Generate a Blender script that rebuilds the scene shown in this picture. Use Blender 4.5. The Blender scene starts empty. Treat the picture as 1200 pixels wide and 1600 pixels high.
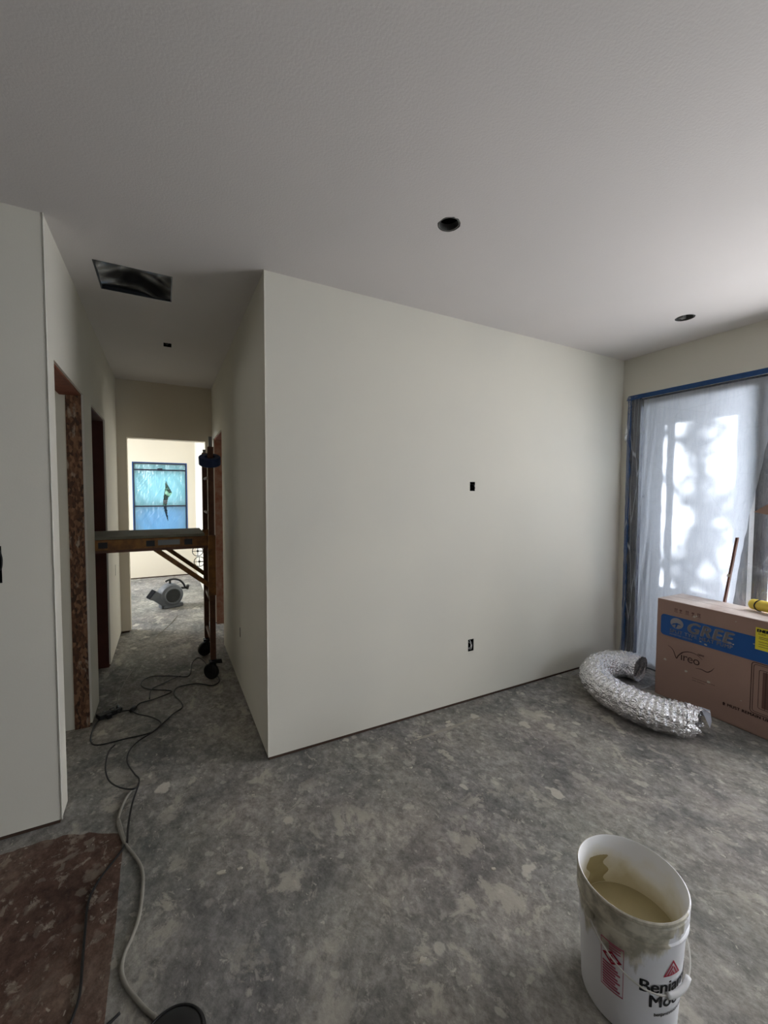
import bpy, bmesh, math, random
from mathutils import Vector, Matrix, noise
S = bpy.context.scene
C = S.collection
PI = math.pi
random.seed(7)

# ------------------------------------------------------------------ camera
W_PX, H_PX, F_PX = 1200, 1600, 643.91
yaw, pitch, roll = .4874, -.0447, .0038
fw = Vector((math.sin(yaw)*math.cos(pitch), math.cos(yaw)*math.cos(pitch), math.sin(pitch)))
rt = Vector((math.cos(yaw), -math.sin(yaw), 0)); up = rt.cross(fw)
r2 = math.cos(roll)*rt + math.sin(roll)*up; u2 = math.cos(roll)*up - math.sin(roll)*rt
cam = bpy.data.cameras.new('camera'); co = bpy.data.objects.new('camera', cam); C.objects.link(co)
M = Matrix((r2, u2, -fw)).transposed().to_4x4(); M.translation = Vector((-.4931, -2.331, 1.5308))
co.matrix_world = M
cam.sensor_fit = 'VERTICAL'; cam.sensor_height = 36; cam.lens = F_PX/H_PX*36
cam.clip_start = .02; cam.clip_end = 200
S.camera = co

# ------------------------------------------------------------------ world and light
w = bpy.data.worlds.new('sky'); S.world = w; w.use_nodes = True
wn = w.node_tree; bg = wn.nodes['Background']
bg.inputs[0].default_value = (.80, .90, 1.0, 1); bg.inputs[1].default_value = 4.0
sl = bpy.data.lights.new('sun', 'SUN'); so = bpy.data.objects.new('sun', sl); C.objects.link(so)
SUN = Vector((-1, .15, -.35)).normalized()
so.rotation_euler = SUN.to_track_quat('-Z', 'Y').to_euler()
sl.energy = 22; sl.angle = math.radians(.9); sl.color = (1, .96, .9)

def area(name, loc, d, sx, sy, e=0, col=(1, 1, 1), portal=False):
    l = bpy.data.lights.new(name, 'AREA'); o = bpy.data.objects.new(name, l); C.objects.link(o)
    l.shape = 'RECTANGLE'; l.size = sx; l.size_y = sy; l.energy = e; l.color = col
    o.location = loc; o.rotation_euler = Vector(d).to_track_quat('-Z', 'Z').to_euler()
    if portal: l.cycles.is_portal = True
    return o
# daylight at the window openings and in the side room
area('daylight_patio', (3.8, -2.1, 1.35), (-1, 0, -.05), 2.3, 2.2, 92, (1, .97, .94))
area('daylight_far_side', (-2.98, 4.6, 1.9), (1, 0, -.75), 1.4, 1.2, 46, (.90, .94, 1))
area('daylight_far_end', (-.57, 6.40, 1.35), (0, -1, 0),   .8, 1.3, 2.5, (.85, .95, 1))
area('daylight_side_room', (2.9, 2.4, 1.4), (-1, 0, 0), 1.2, 1.2, 9, (1, .93, .84))
area('lamp_front_bedroom', (-2.9, .5, 1.5), (1, 0, 0), .6, .9, 2.5, (1, .98, .95))  # area lamp inside the bedroom, where no window is cut

S.view_settings.view_transform = 'Standard'; S.view_settings.look = 'None'
S.view_settings.gamma = 1; S.view_settings.use_curve_mapping = False
S.view_settings.exposure = 1.0

# ------------------------------------------------------------------ materials
def srgb(r, g, b):
    f = lambda c: (c/255/12.92 if c/255 <= .04045 else ((c/255+.055)/1.055)**2.4)
    return (f(r), f(g), f(b), 1)
class NT:
    def __init__(s, m): s.t = m.node_tree
    def n(s, typ, **k):
        nd = s.t.nodes.new(typ)
        for a, v in k.items():
            if a.startswith('i_'):
                key = a[2:]; key = int(key) if key.isdigit() else key.replace('_', ' ')
                nd.inputs[key].default_value = v
            else: setattr(nd, a, v)
        return nd
    def l(s, a, b): s.t.links.new(a, b)
def mat(name, col, rough=.6, metal=0, spec=.5, bump=0, bscale=40, var=0, vscale=4, col2=None, **k):
    m = bpy.data.materials.new(name); m.use_nodes = True; t = NT(m); b = m.node_tree.nodes['Principled BSDF']
    b.inputs['Base Color'].default_value = col; b.inputs['Roughness'].default_value = rough
    b.inputs['Metallic'].default_value = metal; b.inputs['Specular IOR Level'].default_value = spec
    tc = t.n('ShaderNodeTexCoord')
    if var:
        nz = t.n('ShaderNodeTexNoise', i_Scale=vscale, i_Detail=6.0, i_Roughness=.6); t.l(tc.outputs['Object'], nz.inputs['Vector'])
        cr = t.n('ShaderNodeValToRGB'); cr.color_ramp.elements[0].position = .5-.25; cr.color_ramp.elements[1].position = .5+.25
        c2 = col2 or tuple(min(1, x*(1-var)) for x in col[:3])+(1,)
        cr.color_ramp.elements[0].color = c2; cr.color_ramp.elements[1].color = col
        t.l(nz.outputs['Fac'], cr.inputs['Fac']); t.l(cr.outputs['Color'], b.inputs['Base Color'])
    if bump:
        n2 = t.n('ShaderNodeTexNoise', i_Scale=bscale, i_Detail=4.0); t.l(tc.outputs['Object'], n2.inputs['Vector'])
        bp = t.n('ShaderNodeBump', i_Strength=bump, i_Distance=.01); t.l(n2.outputs['Fac'], bp.inputs['Height']); t.l(bp.outputs['Normal'], b.inputs['Normal'])
    return m
def ramp(t, src, stops):
    cr = t.n('ShaderNodeValToRGB'); e = cr.color_ramp.elements
    while len(e) > 1: e.remove(e[0])
    e[0].position = stops[0][0]; e[0].color = stops[0][1]
    for p, c in stops[1:]:
        x = e.new(p); x.color = c
    t.l(src, cr.inputs['Fac']); return cr.outputs['Color']
def mix(t, fac, a, b, typ='MIX'):
    m = t.n('ShaderNodeMix', data_type='RGBA', blend_type=typ)
    if isinstance(fac, float): m.inputs[0].default_value = fac
    else: t.l(fac, m.inputs[0])
    for v, i in ((a, 6), (b, 7)):
        if isinstance(v, tuple): m.inputs[i].default_value = v
        else: t.l(v, m.inputs[i])
    return m.outputs[2]
g = lambda v: (v, v, v, 1)
def speckled(name, dark, midc, light, spot, spot2, rough=.85, spots=1.0, patch=1.0):
    m = bpy.data.materials.new(name); m.use_nodes = True; t = NT(m); b = m.node_tree.nodes['Principled BSDF']
    tc = t.n('ShaderNodeTexCoord')
    mp = t.n('ShaderNodeMapping'); mp.inputs['Rotation'].default_value = (0, 0, .9); mp.inputs['Scale'].default_value = (1, .8, 1)
    t.l(tc.outputs['Object'], mp.inputs['Vector'])
    def nz(s, d=8.0, r=.6, dist=0.0, vec=None):
        n = t.n('ShaderNodeTexNoise', i_Scale=s, i_Detail=d, i_Roughness=r, i_Distortion=dist)
        t.l(vec or mp.outputs['Vector'], n.inputs['Vector']); return n.outputs['Fac']
    base = ramp(t, nz(2.2, 9.0, .65, .6), [(.32, dark), (.5, midc), (.7, light)])
    fine = ramp(t, nz(30.0, 8.0, .8), [(.36, g(.28)), (.5, g(.49)), (.66, g(.74))])
    c = mix(t, .85, base, fine, 'OVERLAY')
    med = ramp(t, nz(9.0, 6.0, .72, .3), [(.40, g(.36)), (.5, g(.5)), (.62, g(.66))])
    c = mix(t, .6, c, med, 'OVERLAY')
    hue = t.n('ShaderNodeTexNoise', i_Scale=1.7, i_Detail=4.0); t.l(mp.outputs['Vector'], hue.inputs['Vector'])
    c = mix(t, .06, c, hue.outputs['Color'], 'OVERLAY')
    fl = ramp(t, nz(17.0, 6.0, .75, .5), [(.58, g(0)), (.62, g(.4))])
    c = mix(t, fl, c, spot2)
    # trodden smears of joint compound
    sm = ramp(t, nz(5.5, 8.0, .7, .5), [(.555, g(0)), (.60, g(.75*patch))])
    sm2 = ramp(t, nz(1.3, 3.0), [(.42, g(.1)), (.6, g(1))])
    f = mix(t, 1.0, sm, sm2, 'MULTIPLY')
    c = mix(t, f, c, spot)
    # blobs
    v = t.n('ShaderNodeTexVoronoi', i_Scale=7.5, i_Randomness=1.0); vv = t.n('ShaderNodeMixRGB', blend_type='ADD'); vv.inputs[0].default_value = .16
    nn = t.n('ShaderNodeTexNoise', i_Scale=11.0, i_Detail=5.0); t.l(mp.outputs['Vector'], nn.inputs['Vector'])
    t.l(mp.outputs['Vector'], vv.inputs[1]); t.l(nn.outputs['Color'], vv.inputs[2]); t.l(vv.outputs[0], v.inputs['Vector'])
    vb = ramp(t, v.outputs['Distance'], [(.20, g(.8)), (.26, g(0))])
    vc = t.n('ShaderNodeSeparateColor'); t.l(v.outputs['Color'], vc.inputs[0])
    gate = ramp(t, vc.outputs[0], [(.60, g(0)), (.80, g(spots))])
    c = mix(t, mix(t, 1.0, vb, gate, 'MULTIPLY'), c, spot2)
    v3 = t.n('ShaderNodeTexVoronoi', i_Scale=17.0); v3v = t.n('ShaderNodeMixRGB', blend_type='ADD'); v3v.inputs[0].default_value = .05
    n4 = t.n('ShaderNodeTexNoise', i_Scale=30.0, i_Detail=4.0); t.l(mp.outputs['Vector'], n4.inputs['Vector']); t.l(mp.outputs['Vector'], v3v.inputs[1]); t.l(n4.outputs['Color'], v3v.inputs[2]); t.l(v3v.outputs[0], v3.inputs['Vector'])
    v3b = ramp(t, v3.outputs['Distance'], [(.24, g(.72)), (.33, g(0))]); v3c = t.n('ShaderNodeSeparateColor'); t.l(v3.outputs['Color'], v3c.inputs[0])
    c = mix(t, mix(t, 1.0, v3b, ramp(t, v3c.outputs[2], [(.42, g(0)), (.8, g(1))]), 'MULTIPLY'), c, spot2)
    # crumbs
    v2 = t.n('ShaderNodeTexVoronoi', i_Scale=34.0); t.l(vv.outputs[0], v2.inputs['Vector'])
    v2b = ramp(t, v2.outputs['Distance'], [(.13, g(.8)), (.2, g(0))])
    v2c = t.n('ShaderNodeSeparateColor'); t.l(v2.outputs['Color'], v2c.inputs[0])
    gate2 = ramp(t, v2c.outputs[1], [(.74, g(0)), (.9, g(1))])
    c = mix(t, mix(t, 1.0, v2b, gate2, 'MULTIPLY'), c, spot2)
    t.l(c, b.inputs['Base Color']); b.inputs['Roughness'].default_value = rough; b.inputs['Specular IOR Level'].default_value = .25
    bp = t.n('ShaderNodeBump', i_Strength=.35, i_Distance=.006); t.l(nz(40.0, 6.0), bp.inputs['Height']); t.l(bp.outputs['Normal'], b.inputs['Normal'])
    return m
m_floor = speckled('dusty_concrete', srgb(108, 108, 106), srgb(136, 133, 128), srgb(160, 155, 147), srgb(184, 178, 165), srgb(196, 190, 178))
m_red = speckled('red_brown_paper', srgb(74, 54, 47), srgb(100, 78, 68), srgb(134, 118, 106), srgb(158, 146, 132), srgb(178, 168, 152), spots=1.0, patch=1.25)
def wallpaint(name, col, alt, bump=.06):
    m = bpy.data.materials.new(name); m.use_nodes = True; t = NT(m); b = m.node_tree.nodes['Principled BSDF']
    tc = t.n('ShaderNodeTexCoord')
    n1 = t.n('ShaderNodeTexNoise', i_Scale=1.1, i_Detail=4.0); t.l(tc.outputs['Object'], n1.inputs['Vector'])
    t.l(ramp(t, n1.outputs['Fac'], [(.4, alt), (.6, col)]), b.inputs['Base Color'])
    n2 = t.n('ShaderNodeTexNoise', i_Scale=120.0, i_Detail=3.0); t.l(tc.outputs['Object'], n2.inputs['Vector'])
    bp = t.n('ShaderNodeBump', i_Strength=bump, i_Distance=.004); t.l(n2.outputs['Fac'], bp.inputs['Height']); t.l(bp.outputs['Normal'], b.inputs['Normal'])
    b.inputs['Roughness'].default_value = .8; b.inputs['Specular IOR Level'].default_value = .2
    return m
m_wall = wallpaint('cream_wall_paint', (.73, .70, .61, 1), (.70, .675, .595, 1))
m_ceil = wallpaint('ceiling_paint', (.70, .665, .645, 1), (.68, .65, .63, 1), .15)
m_warm = wallpaint('warm_wall_paint', (.75, .68, .56, 1), (.73, .665, .545, 1))
m_low_bounce = mat('low_bounce_wall', srgb(132, 126, 116), .9)  # darker tone for unseen walls, to cut the light they bounce
m_gap = mat('sole_plate_wood', srgb(70, 52, 40), .9)
m_osb = bpy.data.materials.new('strand_board'); m_osb.use_nodes = True
t = NT(m_osb); b = m_osb.node_tree.nodes['Principled BSDF']; tc = t.n('ShaderNodeTexCoord')
mp = t.n('ShaderNodeMapping'); mp.inputs['Scale'].default_value = (1, 1, .45); t.l(tc.outputs['Object'], mp.inputs['Vector'])
v = t.n('ShaderNodeTexVoronoi', i_Scale=85.0); nn = t.n('ShaderNodeTexNoise', i_Scale=22.0, i_Detail=6.0)
t.l(mp.outputs['Vector'], v.inputs['Vector']); t.l(mp.outputs['Vector'], nn.inputs['Vector'])
sc = t.n('ShaderNodeSeparateColor'); t.l(v.outputs['Color'], sc.inputs[0])
c = ramp(t, sc.outputs[0], [(0, srgb(58, 38, 26)), (.5, srgb(96, 64, 44)), (1, srgb(138, 102, 76))])
c = mix(t, ramp(t, nn.outputs['Fac'], [(.6, g(0)), (.68, g(.8))]), c, srgb(176, 160, 142))
t.l(c, b.inputs['Base Color']); b.inputs['Roughness'].default_value = .8
m_stud = mat('stud_wood', srgb(128, 70, 46), .8, var=.4, vscale=9, bump=.2)
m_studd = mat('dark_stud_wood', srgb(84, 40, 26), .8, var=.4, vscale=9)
m_studs = mat('plaster_smeared_wood', srgb(150, 84, 60), .8, var=.5, vscale=14, col2=srgb(178, 150, 132))
m_dark = mat('black_void_plastic', srgb(16, 17, 20), .9, spec=.1)
m_boot = mat('duct_boot_metal', srgb(34, 38, 44), .35, bump=.5, bscale=8)
m_bagblk = mat('black_film', srgb(20, 23, 30), .3, bump=.3, bscale=12)
m_galv = mat('galvanised', srgb(150, 150, 150), .35, 1)
m_gy = mat('grey_metal', srgb(120, 120, 118), .4, .6)
m_black = mat('black_rubber', srgb(22, 22, 23), .5)
m_cord = mat('black_cord', srgb(24, 24, 25), .45)
m_cordg = mat('grey_cord', srgb(156, 152, 142), .6, var=.3, vscale=20)
m_scaf = mat('rusty_yellow_steel', srgb(158, 108, 48), .55, .1, var=.6, vscale=18, col2=srgb(88, 56, 34), bump=.3)
m_scafd = mat('rusty_brown_steel', srgb(112, 74, 52), .6, .1, var=.5, vscale=22, col2=srgb(76, 48, 36), bump=.3)
m_deck = mat('worn_deck_plywood', srgb(132, 128, 112), .8, var=.3, vscale=12)
m_tape = mat('blue_masking_tape', srgb(22, 74, 132), .55, var=.25, vscale=30, bump=.2)
m_tapeD = mat('blue_tape_roll', srgb(16, 44, 92), .45)
m_blower = mat('grey_blower_plastic', srgb(102, 106, 112), .5, var=.15, vscale=14)
m_grille = mat('blower_grille', srgb(70, 72, 74), .6)
m_frame = mat('dark_window_frame', srgb(22, 32, 50), .4)
m_cardb = mat('cardboard', srgb(164, 134, 122), .85, var=.07, vscale=3)
m_boxblue = mat('box_blue_ink', srgb(18, 84, 158), .6, var=.08, vscale=5)
m_ink = mat('dark_brown_ink', srgb(58, 38, 34), .8)
m_inkp = mat('pale_ink', srgb(152, 148, 152), .8)
m_inkf = mat('faint_ink', srgb(104, 74, 66), .8)
m_ylab = mat('yellow_label', srgb(236, 222, 60), .6)
m_yell = mat('yellow_plastic', srgb(232, 206, 78), .35)
m_wood = mat('brown_stick_wood', srgb(108, 70, 58), .7, var=.3, vscale=30)
m_white = mat('white_paint', srgb(225, 225, 225), .6)
m_porch = mat('dark_porch_siding', srgb(66, 74, 84), .7, bump=.2, bscale=6)
m_ground = mat('outdoor_ground', srgb(110, 112, 90), .95, var=.3, vscale=2)
m_leaf = mat('leaves', srgb(38, 82, 62), .6, var=.3, vscale=3)
m_bark = mat('bark', srgb(70, 60, 52), .9)
m_crumb = mat('plaster_crumbs', srgb(190, 184, 170), .9)
m_smear = mat('smeared_plaster', srgb(164, 158, 146), .9, var=.3, vscale=30)
m_sun_card = mat('painted_sun_card', srgb(226, 218, 212), .8, var=.5, vscale=7, col2=srgb(180, 160, 150))  # pale tone painted in for sunlight on the box top
m_red_ink = mat('red_label_ink', srgb(176, 30, 62), .6)
m_pink_ink = mat('pink_label_ink', srgb(186, 92, 116), .7)
m_blk_ink = mat('black_label_ink', srgb(30, 30, 34), .7)
m_liquid = mat('wet_compound', srgb(178, 164, 122), .25, var=.12, vscale=12)
# foil
m_foil = bpy.data.materials.new('silver_foil'); m_foil.use_nodes = True
t = NT(m_foil); b = m_foil.node_tree.nodes['Principled BSDF']; tc = t.n('ShaderNodeTexCoord')
b.inputs['Base Color'].default_value = (.95, .95, .97, 1); b.inputs['Metallic'].default_value = 1; b.inputs['Roughness'].default_value = .18
n2 = t.n('ShaderNodeTexVoronoi', i_Scale=42.0); n3 = t.n('ShaderNodeTexNoise', i_Scale=30.0, i_Detail=4.0)
t.l(tc.outputs['Object'], n3.inputs['Vector'])
vv = t.n('ShaderNodeMixRGB', blend_type='ADD'); vv.inputs[0].default_value = .08; t.l(tc.outputs['Object'], vv.inputs[1]); t.l(n3.outputs['Color'], vv.inputs[2]); t.l(vv.outputs[0], n2.inputs['Vector'])
bp = t.n('ShaderNodeBump', i_Strength=.8, i_Distance=.012); t.l(n2.outputs['Distance'], bp.inputs['Height']); t.l(bp.outputs['Normal'], b.inputs['Normal'])
def film(name, transp, transl, gloss, col, bump=.6, bscale=(30, 30, 6), rough=.12):
    m = bpy.data.materials.new(name); m.use_nodes = True; t = NT(m); nt = m.node_tree
    nt.nodes.remove(nt.nodes['Principled BSDF']); out = nt.nodes['Material Output']
    a = t.n('ShaderNodeBsdfTransparent'); a.inputs[0].default_value = (.97, .98, 1, 1)
    b = t.n('ShaderNodeBsdfTranslucent'); b.inputs[0].default_value = col
    d = t.n('ShaderNodeBsdfDiffuse'); d.inputs[0].default_value = col
    gl = t.n('ShaderNodeBsdfGlossy', i_Roughness=rough); gl.inputs[0].default_value = (1, 1, 1, 1)
    tc = t.n('ShaderNodeTexCoord'); mp = t.n('ShaderNodeMapping'); mp.inputs['Scale'].default_value = bscale; t.l(tc.outputs['Object'], mp.inputs['Vector'])
    nz = t.n('ShaderNodeTexNoise', i_Scale=1.0, i_Detail=5.0, i_Distortion=1.2); t.l(mp.outputs['Vector'], nz.inputs['Vector'])
    bp = t.n('ShaderNodeBump', i_Strength=bump, i_Distance=.02); t.l(nz.outputs['Fac'], bp.inputs['Height'])
    t.l(bp.outputs['Normal'], gl.inputs['Normal'])
    m1 = t.n('ShaderNodeMixShader'); m1.inputs[0].default_value = .35; t.l(b.outputs[0], m1.inputs[1]); t.l(d.outputs[0], m1.inputs[2])
    m2 = t.n('ShaderNodeMixShader'); m2.inputs[0].default_value = transp/(transp+transl); t.l(m1.outputs[0], m2.inputs[1]); t.l(a.outputs[0], m2.inputs[2])
    m3 = t.n('ShaderNodeMixShader'); m3.inputs[0].default_value = gloss; t.l(m2.outputs[0], m3.inputs[1]); t.l(gl.outputs[0], m3.inputs[2])
    t.l(m3.outputs[0], out.inputs[0]); return m
m_clear = film('clear_plastic_film', .80, .10, .14, (.85, .9, 1, 1), 1.0, (34, 34, 5), .16)
t = NT(m_clear); nt_ = m_clear.node_tree; tc = t.n('ShaderNodeTexCoord')
cmb = None
for sc_, rot_, wd_, st_ in (((3, 26, 1.6), .0, .06, 1.0), ((3, 1.6, 3.2), .45, .010, .18), ((3, 1.8, 4.2), -.35, .008, .15)):   # creases scatter more light than the flat film
    mp = t.n('ShaderNodeMapping'); mp.inputs['Rotation'].default_value = (rot_, 0, 0); mp.inputs['Scale'].default_value = sc_; t.l(tc.outputs['Object'], mp.inputs['Vector'])
    nz = t.n('ShaderNodeTexVoronoi', feature='DISTANCE_TO_EDGE', i_Scale=1.0); t.l(mp.outputs['Vector'], nz.inputs['Vector'])
    r_ = ramp(t, nz.outputs['Distance'], [(0, g(st_)), (wd_, g(0))])
    if st_ == 1.0:
        sx = t.n('ShaderNodeSeparateXYZ'); t.l(tc.outputs['Object'], sx.inputs[0])
        gt = t.n('ShaderNodeMapRange'); gt.inputs['From Min'].default_value = -.30; gt.inputs['From Max'].default_value = -.12; t.l(sx.outputs['Y'], gt.inputs['Value'])
        r_ = mix(t, 1.0, r_, gt.outputs[0], 'MULTIPLY')
    cmb = r_ if cmb is None else mix(t, 1.0, cmb, r_, 'LIGHTEN')
fac = t.n('ShaderNodeMath', operation='MULTIPLY_ADD'); fac.inputs[1].default_value = -.62; fac.inputs[2].default_value = .965
t.l(cmb, fac.inputs[0])
for nd in nt_.nodes:
    if nd.type == 'MIX_SHADER' and any(l_.from_node.type == 'BSDF_TRANSPARENT' for l_ in nd.inputs[2].links): t.l(fac.outputs[0], nd.inputs[0])
m_milky = film('milky_plastic_film', .03, .80, .05, (.44, .48, .54, 1), .3)
m_cyan = film('far_plastic_film', .20, .70, .10, (.17, .43, .49, 1), .7)
m_glassb = film('blue_window_glass', .93, .01, .05, (.9, 1, 1, 1), 0, rough=.02)
m_glassb.node_tree.nodes['Transparent BSDF'].inputs[0].default_value = (.55, .66, .95, 1)
m_glass = film('window_glass', .93, .01, .05, (.9, 1, 1, 1), 0, rough=.02)

# ------------------------------------------------------------------ mesh helpers
def box(bm, x0, x1, y0, y1, z0, z1):
    vs = [bm.verts.new((x, y, z)) for x in (x0, x1) for y in (y0, y1) for z in (z0, z1)]
    for f in ((0, 1, 3, 2), (4, 6, 7, 5), (0, 4, 5, 1), (2, 3, 7, 6), (0, 2, 6, 4), (1, 5, 7, 3)):
        bm.faces.new([vs[i] for i in f])
def obj(name, bm, m, parent=None, smooth=False, bevel=0, kind=None):
    bmesh.ops.recalc_face_normals(bm, faces=bm.faces)
    me = bpy.data.meshes.new(name); bm.to_mesh(me); bm.free(); me.materials.append(m)
    if smooth:
        for p in me.polygons: p.use_smooth = True
    o = bpy.data.objects.new(name, me); C.objects.link(o)
    if parent: o.parent = parent
    if bevel:
        md = o.modifiers.new('bevel', 'BEVEL'); md.width = bevel; md.segments = 2; md.limit_method = 'ANGLE'
    if kind: o['kind'] = kind
    return o
def new(): return bmesh.new()
def bx(name, b_, m, parent=None, bevel=0, kind=None):
    bm = new(); box(bm, *b_); return obj(name, bm, m, parent, bevel=bevel, kind=kind)
def frames(pts):
    out = []; n = len(pts); ref = None
    for i, p in enumerate(pts):
        d = (pts[min(i+1, n-1)]-pts[max(i-1, 0)]).normalized()
        if ref is None: ref = Vector((0, 0, 1)) if abs(d.z) < .9 else Vector((1, 0, 0))
        a = (ref - d*ref.dot(d)).normalized(); ref = a; out.append((p, a, d.cross(a)))
    return out
def tube(bm, pts, r, seg=10, caps=True, closed=False):
    pts = [Vector(p) for p in pts]; rings = []
    fr = frames(pts)
    for i, (p, a, c) in enumerate(fr):
        rr = r(i/(len(pts)-1)) if callable(r) else r
        rings.append([bm.verts.new(p+(a*math.cos(2*PI*k/seg)+c*math.sin(2*PI*k/seg))*rr) for k in range(seg)])
    for i in range(len(rings)-1):
        for k in range(seg): bm.faces.new((rings[i][k], rings[i][(k+1) % seg], rings[i+1][(k+1) % seg], rings[i+1][k]))
    if closed:
        for k in range(seg): bm.faces.new((rings[-1][k], rings[-1][(k+1) % seg], rings[0][(k+1) % seg], rings[0][k]))
    elif caps: bm.faces.new(rings[0][::-1]); bm.faces.new(rings[-1])
def bar(bm, a, b_, wx, wy):
    a, b_ = Vector(a), Vector(b_); d = (b_-a).normalized(); ref = Vector((0, 1, 0)) if abs(d.y) < .9 else Vector((0, 0, 1))
    s = d.cross(ref).normalized(); q = d.cross(s)
    v0 = [bm.verts.new(a+s*i*wx/2+q*j*wy/2) for i, j in ((-1, -1), (1, -1), (1, 1), (-1, 1))]
    v1 = [bm.verts.new(b_+s*i*wx/2+q*j*wy/2) for i, j in ((-1, -1), (1, -1), (1, 1), (-1, 1))]
    bm.faces.new(v0[::-1]); bm.faces.new(v1)
    for k in range(4): bm.faces.new((v0[k], v0[(k+1) % 4], v1[(k+1) % 4], v1[k]))
def lathe(bm, prof, mw=None, seg=40, close=False):
    mw = mw or Matrix(); rings = []
    for r, z in prof:
        if r < 1e-6: rings.append([bm.verts.new(mw @ Vector((0, 0, z)))])
        else: rings.append([bm.verts.new(mw @ Vector((r*math.cos(2*PI*k/seg), r*math.sin(2*PI*k/seg), z))) for k in range(seg)])
    pr = list(zip(rings, rings[1:])) + ([(rings[-1], rings[0])] if close else [])
    for A, B in pr:
        for k in range(seg):
            q = [A[k % len(A)], A[(k+1) % len(A)], B[(k+1) % len(B)], B[k % len(B)]]
            q = list(dict.fromkeys(q))
            if len(q) > 2:
                try: bm.faces.new(q)
                except ValueError: pass
def spline(P, n=8):
    P = [Vector(p) for p in P]; Q = [P[0]*2-P[1]]+P+[P[-1]*2-P[-2]]; out = []
    for i in range(1, len(Q)-2):
        for k in range(n):
            u = k/n; a, b_, c, d = Q[i-1:i+3]
            out.append(.5*((2*b_)+(c-a)*u+(2*a-5*b_+4*c-d)*u*u+(3*b_-a-3*c+d)*u**3))
    out.append(P[-1]); return out
def thing(name, label, cat, loc=(0, 0, 0), rz=0, group=None):
    o = bpy.data.objects.new(name, None); C.objects.link(o); o.empty_display_size = .1
    o.location = loc; o.rotation_euler = (0, 0, rz); tag(o, label, cat, group); return o
def tag(o, label, cat, group=None):
    o['label'] = label; o['category'] = cat
    if group: o['group'] = group
    return o
def text_bm(s, size, bold=0, shear=0, align='LEFT', spacing=1.0):
    cu = bpy.data.curves.new('t', 'FONT'); cu.body = s; cu.size = size; cu.shear = shear; cu.align_x = align; cu.space_character = spacing
    cu.resolution_u = 4
    o = bpy.data.objects.new('t', cu); C.objects.link(o)
    bpy.context.view_layer.update()
    me = o.evaluated_get(bpy.context.evaluated_depsgraph_get()).to_mesh()
    bm = new(); bm.from_mesh(me)
    for dx, dy in ((bold*2, 0), (-bold*2, 0), (0, bold), (0, -bold)) if bold else ():    # bolder strokes
        n0 = len(bm.verts); bm.from_mesh(me); bm.verts.ensure_lookup_table()
        for v in bm.verts[n0:]: v.co.x += dx; v.co.y += dy
    bpy.data.objects.remove(o); bpy.data.curves.remove(cu); return bm
def cut(o, cutters):
    for c in cutters:
        md = o.modifiers.new('cut', 'BOOLEAN'); md.object = c; md.operation = 'DIFFERENCE'; md.solver = 'EXACT'
    bpy.context.view_layer.update()
    me = bpy.data.meshes.new_from_object(o.evaluated_get(bpy.context.evaluated_depsgraph_get()))
    o.modifiers.clear(); o.data = me
    for c in cutters: bpy.data.objects.remove(c)
def cbox(*b_): return bx('cutter', b_, m_dark)
def ccyl(x, y, r, z0, z1, jag=0):
    bm = new(); n = 28; rr = [r*(1+random.uniform(-jag, jag)) for _ in range(n)]
    lo = [bm.verts.new((x+rr[k]*math.cos(2*PI*k/n), y+rr[k]*math.sin(2*PI*k/n), z0)) for k in range(n)]
    hi = [bm.verts.new((v.co.x, v.co.y, z1)) for v in lo]
    bm.faces.new(lo[::-1]); bm.faces.new(hi)
    for k in range(n): bm.faces.new((lo[k], lo[(k+1) % n], hi[(k+1) % n], hi[k]))
    return obj('cutter', bm, m_dark)

# ------------------------------------------------------------------ the shell
HC = 2.74; HW = -.943; AX = 3.195; HE = 2.908; FB = 6.13; T = .12; DZ = 2.15
Z0 = .020
bx('floor', (-6.2, 3.4, -8.2, 6.4, -.15, 0), m_floor, kind='structure')
ceil = bx('ceiling', (-6.2, 3.4, -8.2, 6.4, HC, HC+.02), m_ceil, kind='structure')
cut(ceil, [cbox(-.81, -.437, .318, .672, HC-.1, HC+.1), ccyl(.655, -.778, .052, HC-.1, HC+.1, .04), ccyl(2.672, -.75, .058, HC-.1, HC+.1, .02),
           cbox(-.486, -.428, 1.49, 1.59, HC-.1, HC+.1)])
bx('roof', (-6.2, 3.4, -8.2, 6.4, HC+.40, HC+.42), m_dark, kind='structure')

def wall(name, boxes, m=m_wall, cuts=()):
    bm = new()
    for b_ in boxes: box(bm, *b_)
    o = obj(name, bm, m, kind='structure')
    if cuts: cut(o, list(cuts))
    return o
def plate(n, x0, x1, y0, y1):
    i = .008
    bx('trim_%d' % n, (x0+i if x1-x0 > .05 else x0, x1-i, y0+i, y1-i, 0, .03), m_gap, kind='structure')
def holed(axis, B, hole, depth, face):
    # split one wall box around a rectangular hole; hole = (a0, a1, z0, z1) along the wall, depth deep from face
    x0, x1, y0, y1, z0, z1 = B; a0, a1, h0, h1 = hole; out = []
    if axis == 'x':
        out += [(x0, a0, y0, y1, z0, z1), (a1, x1, y0, y1, z0, z1), (a0, a1, y0, y1, z0, h0), (a0, a1, y0, y1, h1, z1)]
        out += [(a0, a1, y0+depth, y1, h0, h1)]
    else:
        out += [(x0, x1, y0, a0, z0, z1), (x0, x1, a1, y1, z0, z1), (x0, x1, a0, a1, z0, h0), (x0, x1, a0, a1, h1, z1)]
        out += [(x0+depth, x1, a0, a1, h0, h1)] if face < 0 else [(x0, x1-depth, a0, a1, h0, h1)]
    return out
# big cream wall, with a switch hole and an outlet hole
wall('wall_front', [(0, AX+.06, 0, T, Z0, HC)], cuts=[cbox(1.44, 1.487, -.05, .06, 1.552, 1.618), cbox(1.442, 1.495, -.05, .06, .378, .466)])
plate(1, 0, AX, 0, T)
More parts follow.
